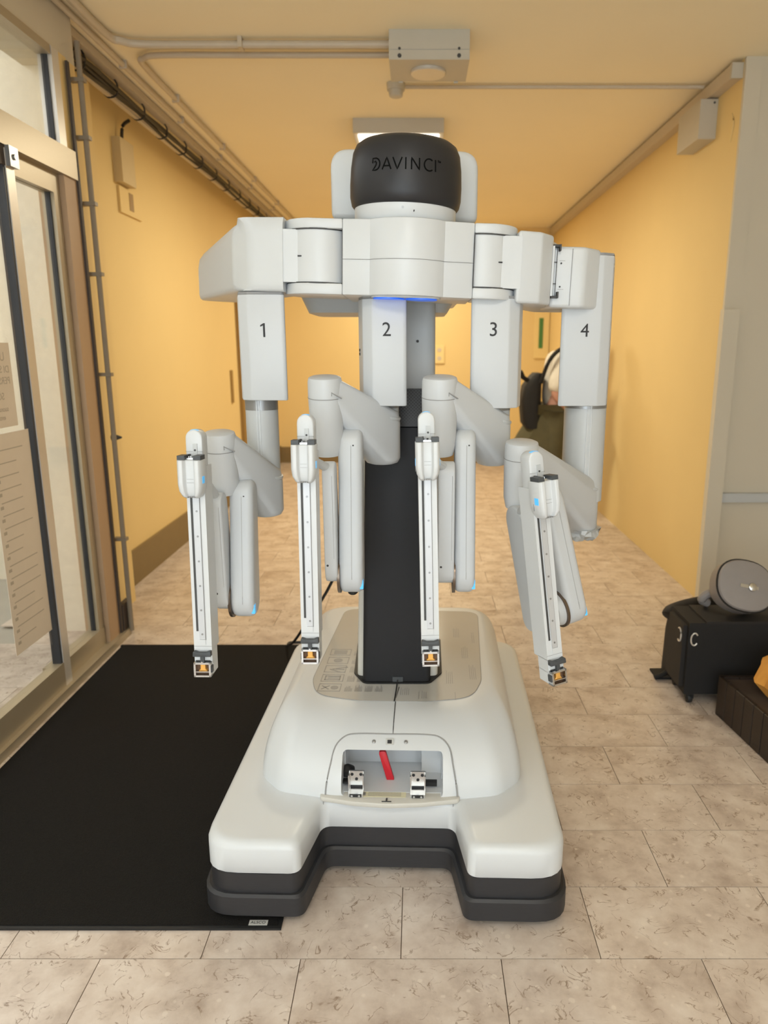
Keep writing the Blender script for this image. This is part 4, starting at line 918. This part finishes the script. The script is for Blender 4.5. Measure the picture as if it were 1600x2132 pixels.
add('bag_body', loft([[(x, y, z) for x, y in rpoly([(1.105 - g, 3.05), (1.105 - g, 2.93 - g * 0.3), (1.32, 2.93 - g * 0.3), (1.32, 3.05)], 0.03, 4)] for z, g in ((0.001, 0.0), (0.03, 0.0), (0.20, -0.004), (0.25, -0.01), (0.29, -0.012))]), 'bag2', rb)
add('rolled_top', tube(smooth_path([(1.10, 2.955, 0.275), (1.12, 2.965, 0.29), (1.21, 2.985, 0.315), (1.33, 3.0, 0.325)], 5), [0.028, 0.036, 0.041, 0.044, 0.046, 0.046, 0.046, 0.045, 0.044, 0.043, 0.042, 0.042, 0.042, 0.042, 0.041, 0.04], 14), 'bag2', rb)
add('base_flap', box(1.05, 1.12, 2.925, 3.02, 0.001, 0.010, 0.003, 1), 'bag', rb)
add('strap', tube(smooth_path([(1.115, 2.935, 0.07), (1.085, 2.925, 0.03), (1.04, 2.92, 0.0125)], 4), 0.011, 8), 'bag', rb)
add('buckle', tube(smooth_path([(1.12, 2.925, 0.205), (1.135, 2.923, 0.225), (1.125, 2.925, 0.24)], 3), 0.003, 6), 'alul', rb)
gp = thing('grey_pouch', (1.31, 2.80, 0.361), 'grey rounded padded pouch with a steel piece as its highlight lying on the suitcase', 'pouch')
GPM = Matrix.Translation((1.315, 2.785, 0.475)) @ Matrix.Rotation(R(12), 4, 'Y') @ Matrix.Rotation(R(62), 4, 'X')
def oval(g, z, sx=0.118, sy=0.105):
    return [((sx - g) * math.copysign(abs(math.cos(2 * PI * i / 36)) ** 0.85, math.cos(2 * PI * i / 36)), (sy - g) * math.copysign(abs(math.sin(2 * PI * i / 36)) ** 0.85, math.sin(2 * PI * i / 36)), z) for i in range(36)]
add('pouch_body', xf(loft([oval(0.03, -0.06), oval(0.008, -0.05), oval(0.0, -0.03), oval(0.0, 0.02), oval(0.006, 0.028)]), GPM), 'greycloth', gp)
add('pouch_lid', xf(loft([oval(0.004, 0.030), oval(0.002, 0.034), oval(0.006, 0.042), oval(0.02, 0.046)]), GPM), 'greycloth', gp)
add('piping', xf(tube(oval(0.0, 0.029) + [oval(0.0, 0.029)[0]], 0.004, 6), GPM), 'bag2', gp)
add('clip', xf(join(lathe([(0.018, 0), (0.016, 0.008), (0.008, 0.012)], 16, Matrix.Translation((0.02, -0.005, 0.046))), box(-0.03, 0.045, -0.012, 0.002, 0.046, 0.050, 0.001, 1)), GPM), 'steel', gp)  # steel piece added where the lid shows a highlight
add('handle', tube(smooth_path([(1.25, 2.83, 0.42), (1.215, 2.85, 0.425), (1.19, 2.86, 0.395), (1.22, 2.87, 0.376)], 5), 0.018, 10), 'greycloth', gp)
pl = thing('planter_box', (1.50, 2.42, 0), 'dark wooden slatted planter box standing in front of the suitcase', 'planter')
PA, PB = Vector((1.185, 2.62)), Vector((1.235, 2.20))
import itertools
def slat(p, q, z0, z1, th=0.016):
    d = (q - p).normalized(); n_ = Vector((-d.y, d.x))
    c = [p + d * 0.0015, q - d * 0.0015, q - d * 0.0015 + n_ * th, p + d * 0.0015 + n_ * th]
    return prism([(v.x, v.y) for v in c], z0, z1, 0.002, 1)
add('inner_box', prism([(1.205, 2.605), (1.252, 2.21), (1.70, 2.21), (1.70, 2.605)], 0.001, 0.155), 'bdark', pl)
for i in range(7):
    add('slat', slat(PA + (PB - PA) * i / 7, PA + (PB - PA) * (i + 1) / 7, 0.001, 0.165), 'wood', pl)
for i in range(7):
    add('slat', slat(Vector((1.185 + 0.075 * i, 2.638)), Vector((1.185 + 0.075 * (i + 1), 2.638)), 0.001, 0.165, -0.016) if False else box(1.187 + 0.075 * i, 1.260 + 0.075 * i, 2.606, 2.622, 0.001, 0.165, 0.002, 1), 'wood', pl)
oc = thing('orange_bundle', (1.405, 2.42, 0.156), 'crumpled orange cloth bundle lying in the planter box', 'cloth')
ob = lathe([(0.02, 0.0), (0.11, 0.01), (0.15, 0.06), (0.14, 0.12), (0.09, 0.165), (0.001, 0.18)], 28, Matrix.Translation((1.405, 2.42, 0.157)))
for v in ob.verts:
    a = math.atan2(v.co.y - 2.42, v.co.x - 1.405); k = 1 + 0.09 * math.sin(a * 5 + v.co.z * 30) + 0.05 * math.sin(a * 11 + 2)
    v.co.x = 1.405 + (v.co.x - 1.405) * k; v.co.y = 2.42 + (v.co.y - 2.42) * k
add('cloth', ob, 'orangecloth', oc)

# ---- person far down the corridor
pr = thing('person', (1.165, 6.0, 0), 'person in a white shirt and olive trousers standing in the corridor facing the right wall', 'person')
def skin(name, verts, edges, radii, material, parent, root=0, sub=2):
    me = bpy.data.meshes.new(name); me.from_pydata(verts, edges, [])
    o = bpy.data.objects.new(name, me); COL.objects.link(o)
    sk_ = o.modifiers.new('s', 'SKIN'); sd = o.modifiers.new('d', 'SUBSURF'); sd.levels = sub; sd.render_levels = sub
    for i, r_ in enumerate(radii):
        me.skin_vertices[0].data[i].radius = (r_, r_) if not isinstance(r_, tuple) else r_
        me.skin_vertices[0].data[i].use_root = (i == root)
    d_ = bpy.context.evaluated_depsgraph_get(); nm_ = bpy.data.meshes.new_from_object(o.evaluated_get(d_))
    o.modifiers.clear(); bpy.data.objects.remove(o); bpy.data.meshes.remove(me)
    nm_.name = name; nm_.materials.clear(); nm_.materials.append(M[material]); nm_.shade_smooth()
    o = bpy.data.objects.new(name, nm_); COL.objects.link(o); o.parent = parent
    if parent.type == 'EMPTY': o.matrix_parent_inverse = Matrix.Translation(parent.location).inverted()
    return o
px, py = 1.165, 6.0
# joints: near side is -y, front of the body is +x
J = dict(pel=(px - 0.02, py, 0.90), spi=(px, py, 1.10), che=(px + 0.02, py, 1.28), nec=(px + 0.06, py, 1.42), hea=(px + 0.13, py, 1.50), top=(px + 0.137, py, 1.60),
         shn=(px + 0.0, py - 0.15, 1.33), eln=(px - 0.07, py - 0.19, 1.06), wrn=(px + 0.10, py - 0.20, 0.90), han=(px + 0.17, py - 0.19, 0.87),
         shf=(px + 0.0, py + 0.15, 1.33), elf=(px - 0.03, py + 0.20, 1.06), wrf=(px + 0.12, py + 0.18, 0.92), haf=(px + 0.19, py + 0.17, 0.90),
         hin=(px - 0.03, py - 0.09, 0.86), knn=(px - 0.06, py - 0.10, 0.48), ann=(px - 0.14, py - 0.10, 0.09), ton=(px - 0.03, py - 0.11, 0.03),
         hif=(px - 0.03, py + 0.09, 0.86), knf=(px + 0.05, py + 0.10, 0.48), anf=(px + 0.03, py + 0.10, 0.09), tof=(px + 0.15, py + 0.11, 0.03))
names = list(J); idx = {n: i for i, n in enumerate(names)}
E_ = [('pel', 'spi'), ('spi', 'che'), ('che', 'nec'), ('nec', 'hea'), ('hea', 'top'), ('che', 'shn'), ('shn', 'eln'), ('eln', 'wrn'), ('wrn', 'han'), ('che', 'shf'), ('shf', 'elf'), ('elf', 'wrf'), ('wrf', 'haf'),
      ('pel', 'hin'), ('hin', 'knn'), ('knn', 'ann'), ('ann', 'ton'), ('pel', 'hif'), ('hif', 'knf'), ('knf', 'anf'), ('anf', 'tof')]
rad = dict(pel=.13, spi=.12, che=.13, nec=.055, hea=.085, top=.075, shn=.06, eln=.042, wrn=.03, han=.032, shf=.06, elf=.042, wrf=.03, haf=.032, hin=.09, knn=.06, ann=.042, ton=.03, hif=.09, knf=.06, anf=.042, tof=.03)
body = skin('body', [J[n] for n in names], [(idx[a], idx[b]) for a, b in E_], [rad[n] for n in names], 'skin', pr)
for nm0, wr in (('han', -1), ('haf', 1)):
    b0 = Vector(J[nm0])
    for k in range(4):
        add('finger', tube(smooth_path([b0 + Vector((0.02, (k - 1.5) * 0.016, 0)), b0 + Vector((0.065 - 0.006 * abs(k - 1.2), (k - 1.5) * 0.018, -0.012)), b0 + Vector((0.085 - 0.008 * abs(k - 1.2), (k - 1.5) * 0.018, -0.04))], 3), 0.008, 8), 'skin', body)
    add('thumb', tube(smooth_path([b0 + Vector((0.0, -0.02 * wr, 0.0)), b0 + Vector((0.03, -0.035 * wr, 0.012)), b0 + Vector((0.055, -0.03 * wr, 0.0))], 3), 0.009, 8), 'skin', body)
hd = Vector((px + 0.137, py, 1.545))
add('nose', hull([tuple(hd + Vector(v)) for v in ((0.075, 0, 0.03), (0.112, 0, -0.012), (0.08, 0.014, -0.018), (0.08, -0.014, -0.018))]), 'skin', body)
for s in (-1, 1):
    add('eye', lathe([(0.001, -0.010), (0.009, -0.005), (0.009, 0.005), (0.001, 0.010)], 10, Matrix.Translation(hd + Vector((0.078, 0.030 * s, 0.022)))), 'ink', body)
    add('ear', hull([tuple(hd + Vector((x, 0.083 * s + y * s, z))) for x, y, z in ((-.01, 0, .025), (.012, 0, .02), (-.006, 0, -.025), (-.015, .014, .018), (.006, .012, .02), (-.006, .010, -.015))]), 'skin', body)
add('mouth', hull([tuple(hd + Vector(v)) for v in ((0.082, -0.022, -0.042), (0.082, 0.022, -0.042), (0.090, 0, -0.040), (0.088, 0, -0.048))]), 'bpost', body)
hb = lathe([(0.070, -0.075), (0.086, -0.05), (0.094, 0.0), (0.092, 0.035), (0.072, 0.068), (0.035, 0.086), (0.001, 0.090)], 24, Matrix.Translation(hd + Vector((-0.034, 0, 0.018))))
add('hair', hb, 'hair', pr)
sn = ['pel', 'spi', 'che', 'nec', 'shn', 'eln', 'shf', 'elf']; si = {n: i for i, n in enumerate(sn)}
sr = dict(pel=.150, spi=.150, che=.155, nec=.07, shn=.095, eln=.075, shf=.095, elf=.075)
SJ = dict(J); SJ['nec'] = (px + 0.05, py, 1.385)
skin('shirt', [SJ[n] for n in sn], [(si[a], si[b]) for a, b in (('pel', 'spi'), ('spi', 'che'), ('che', 'nec'), ('che', 'shn'), ('shn', 'eln'), ('che', 'shf'), ('shf', 'elf'))], [sr[n] for n in sn], 'shirt', pr)
tn = ['pel', 'hin', 'knn', 'ann', 'hif', 'knf', 'anf']; ti = {n: i for i, n in enumerate(tn)}
trr = dict(pel=.155, hin=.115, knn=.085, ann=.07, hif=.115, knf=.085, anf=.07)
skin('trousers', [J[n] for n in tn], [(ti[a], ti[b]) for a, b in (('pel', 'hin'), ('hin', 'knn'), ('knn', 'ann'), ('pel', 'hif'), ('hif', 'knf'), ('knf', 'anf'))], [trr[n] for n in tn], 'olive', pr)
add('tied_jacket', loft([[(px - 0.05 + (rx) * math.cos(2 * PI * i / 20) - sh, py + 0.17 * math.sin(2 * PI * i / 20) * (1 + 0.1 * math.sin(i * 2.5)), z) for i in range(20)] for z, rx, sh in ((0.93, 0.165, 0.0), (0.85, 0.19, 0.02), (0.72, 0.22, 0.07), (0.58, 0.24, 0.12), (0.45, 0.22, 0.14), (0.38, 0.17, 0.14))]), 'olive', pr)
for n_ in ('n', 'f'):
    a, t0 = Vector(J['an' + n_]), Vector(J['to' + n_])
    add('shoe', hull([tuple(v + Vector(d)) for v, dd in ((a, ((-.06, -.04, -.09), (-.06, .04, -.09), (.03, -.04, -.02), (.03, .04, -.02), (-.05, -.03, -.02), (-.05, .03, -.02))), (t0, ((.07, -.03, -.03), (.07, .03, -.03), (.05, -.04, .0), (.05, .04, .0)))) for d in dd]), 'bag', pr)
bk = thing('backpack', (0.895, 6.0, 0.80), 'black backpack worn on the back of the person in the white shirt', 'backpack')
add('pack_body', loft([[(x, y, z) for x, y in rpoly([(1.0, 6.12), (0.86 - g, 6.10), (0.86 - g, 5.86), (1.0, 5.84)], 0.05, 4)] for z, g in ((0.78, -0.03), (0.82, 0.0), (1.0, 0.02), (1.12, 0.0), (1.20, -0.06), (1.225, -0.09))]), 'bag', bk)
add('carry_loop', tube(smooth_path([(0.905, 5.92, 1.16), (0.84, 5.90, 1.20), (0.83, 5.90, 1.235), (0.855, 5.93, 1.19)], 4), 0.018, 8), 'bag', bk)
add('shoulder_strap', tube(smooth_path([(0.985, 5.85, 1.15), (1.035, 5.79, 1.32), (1.115, 5.78, 1.41), (1.215, 5.80, 1.42), (1.315, 5.80, 1.30)], 4), 0.016, 8), 'bag', bk)
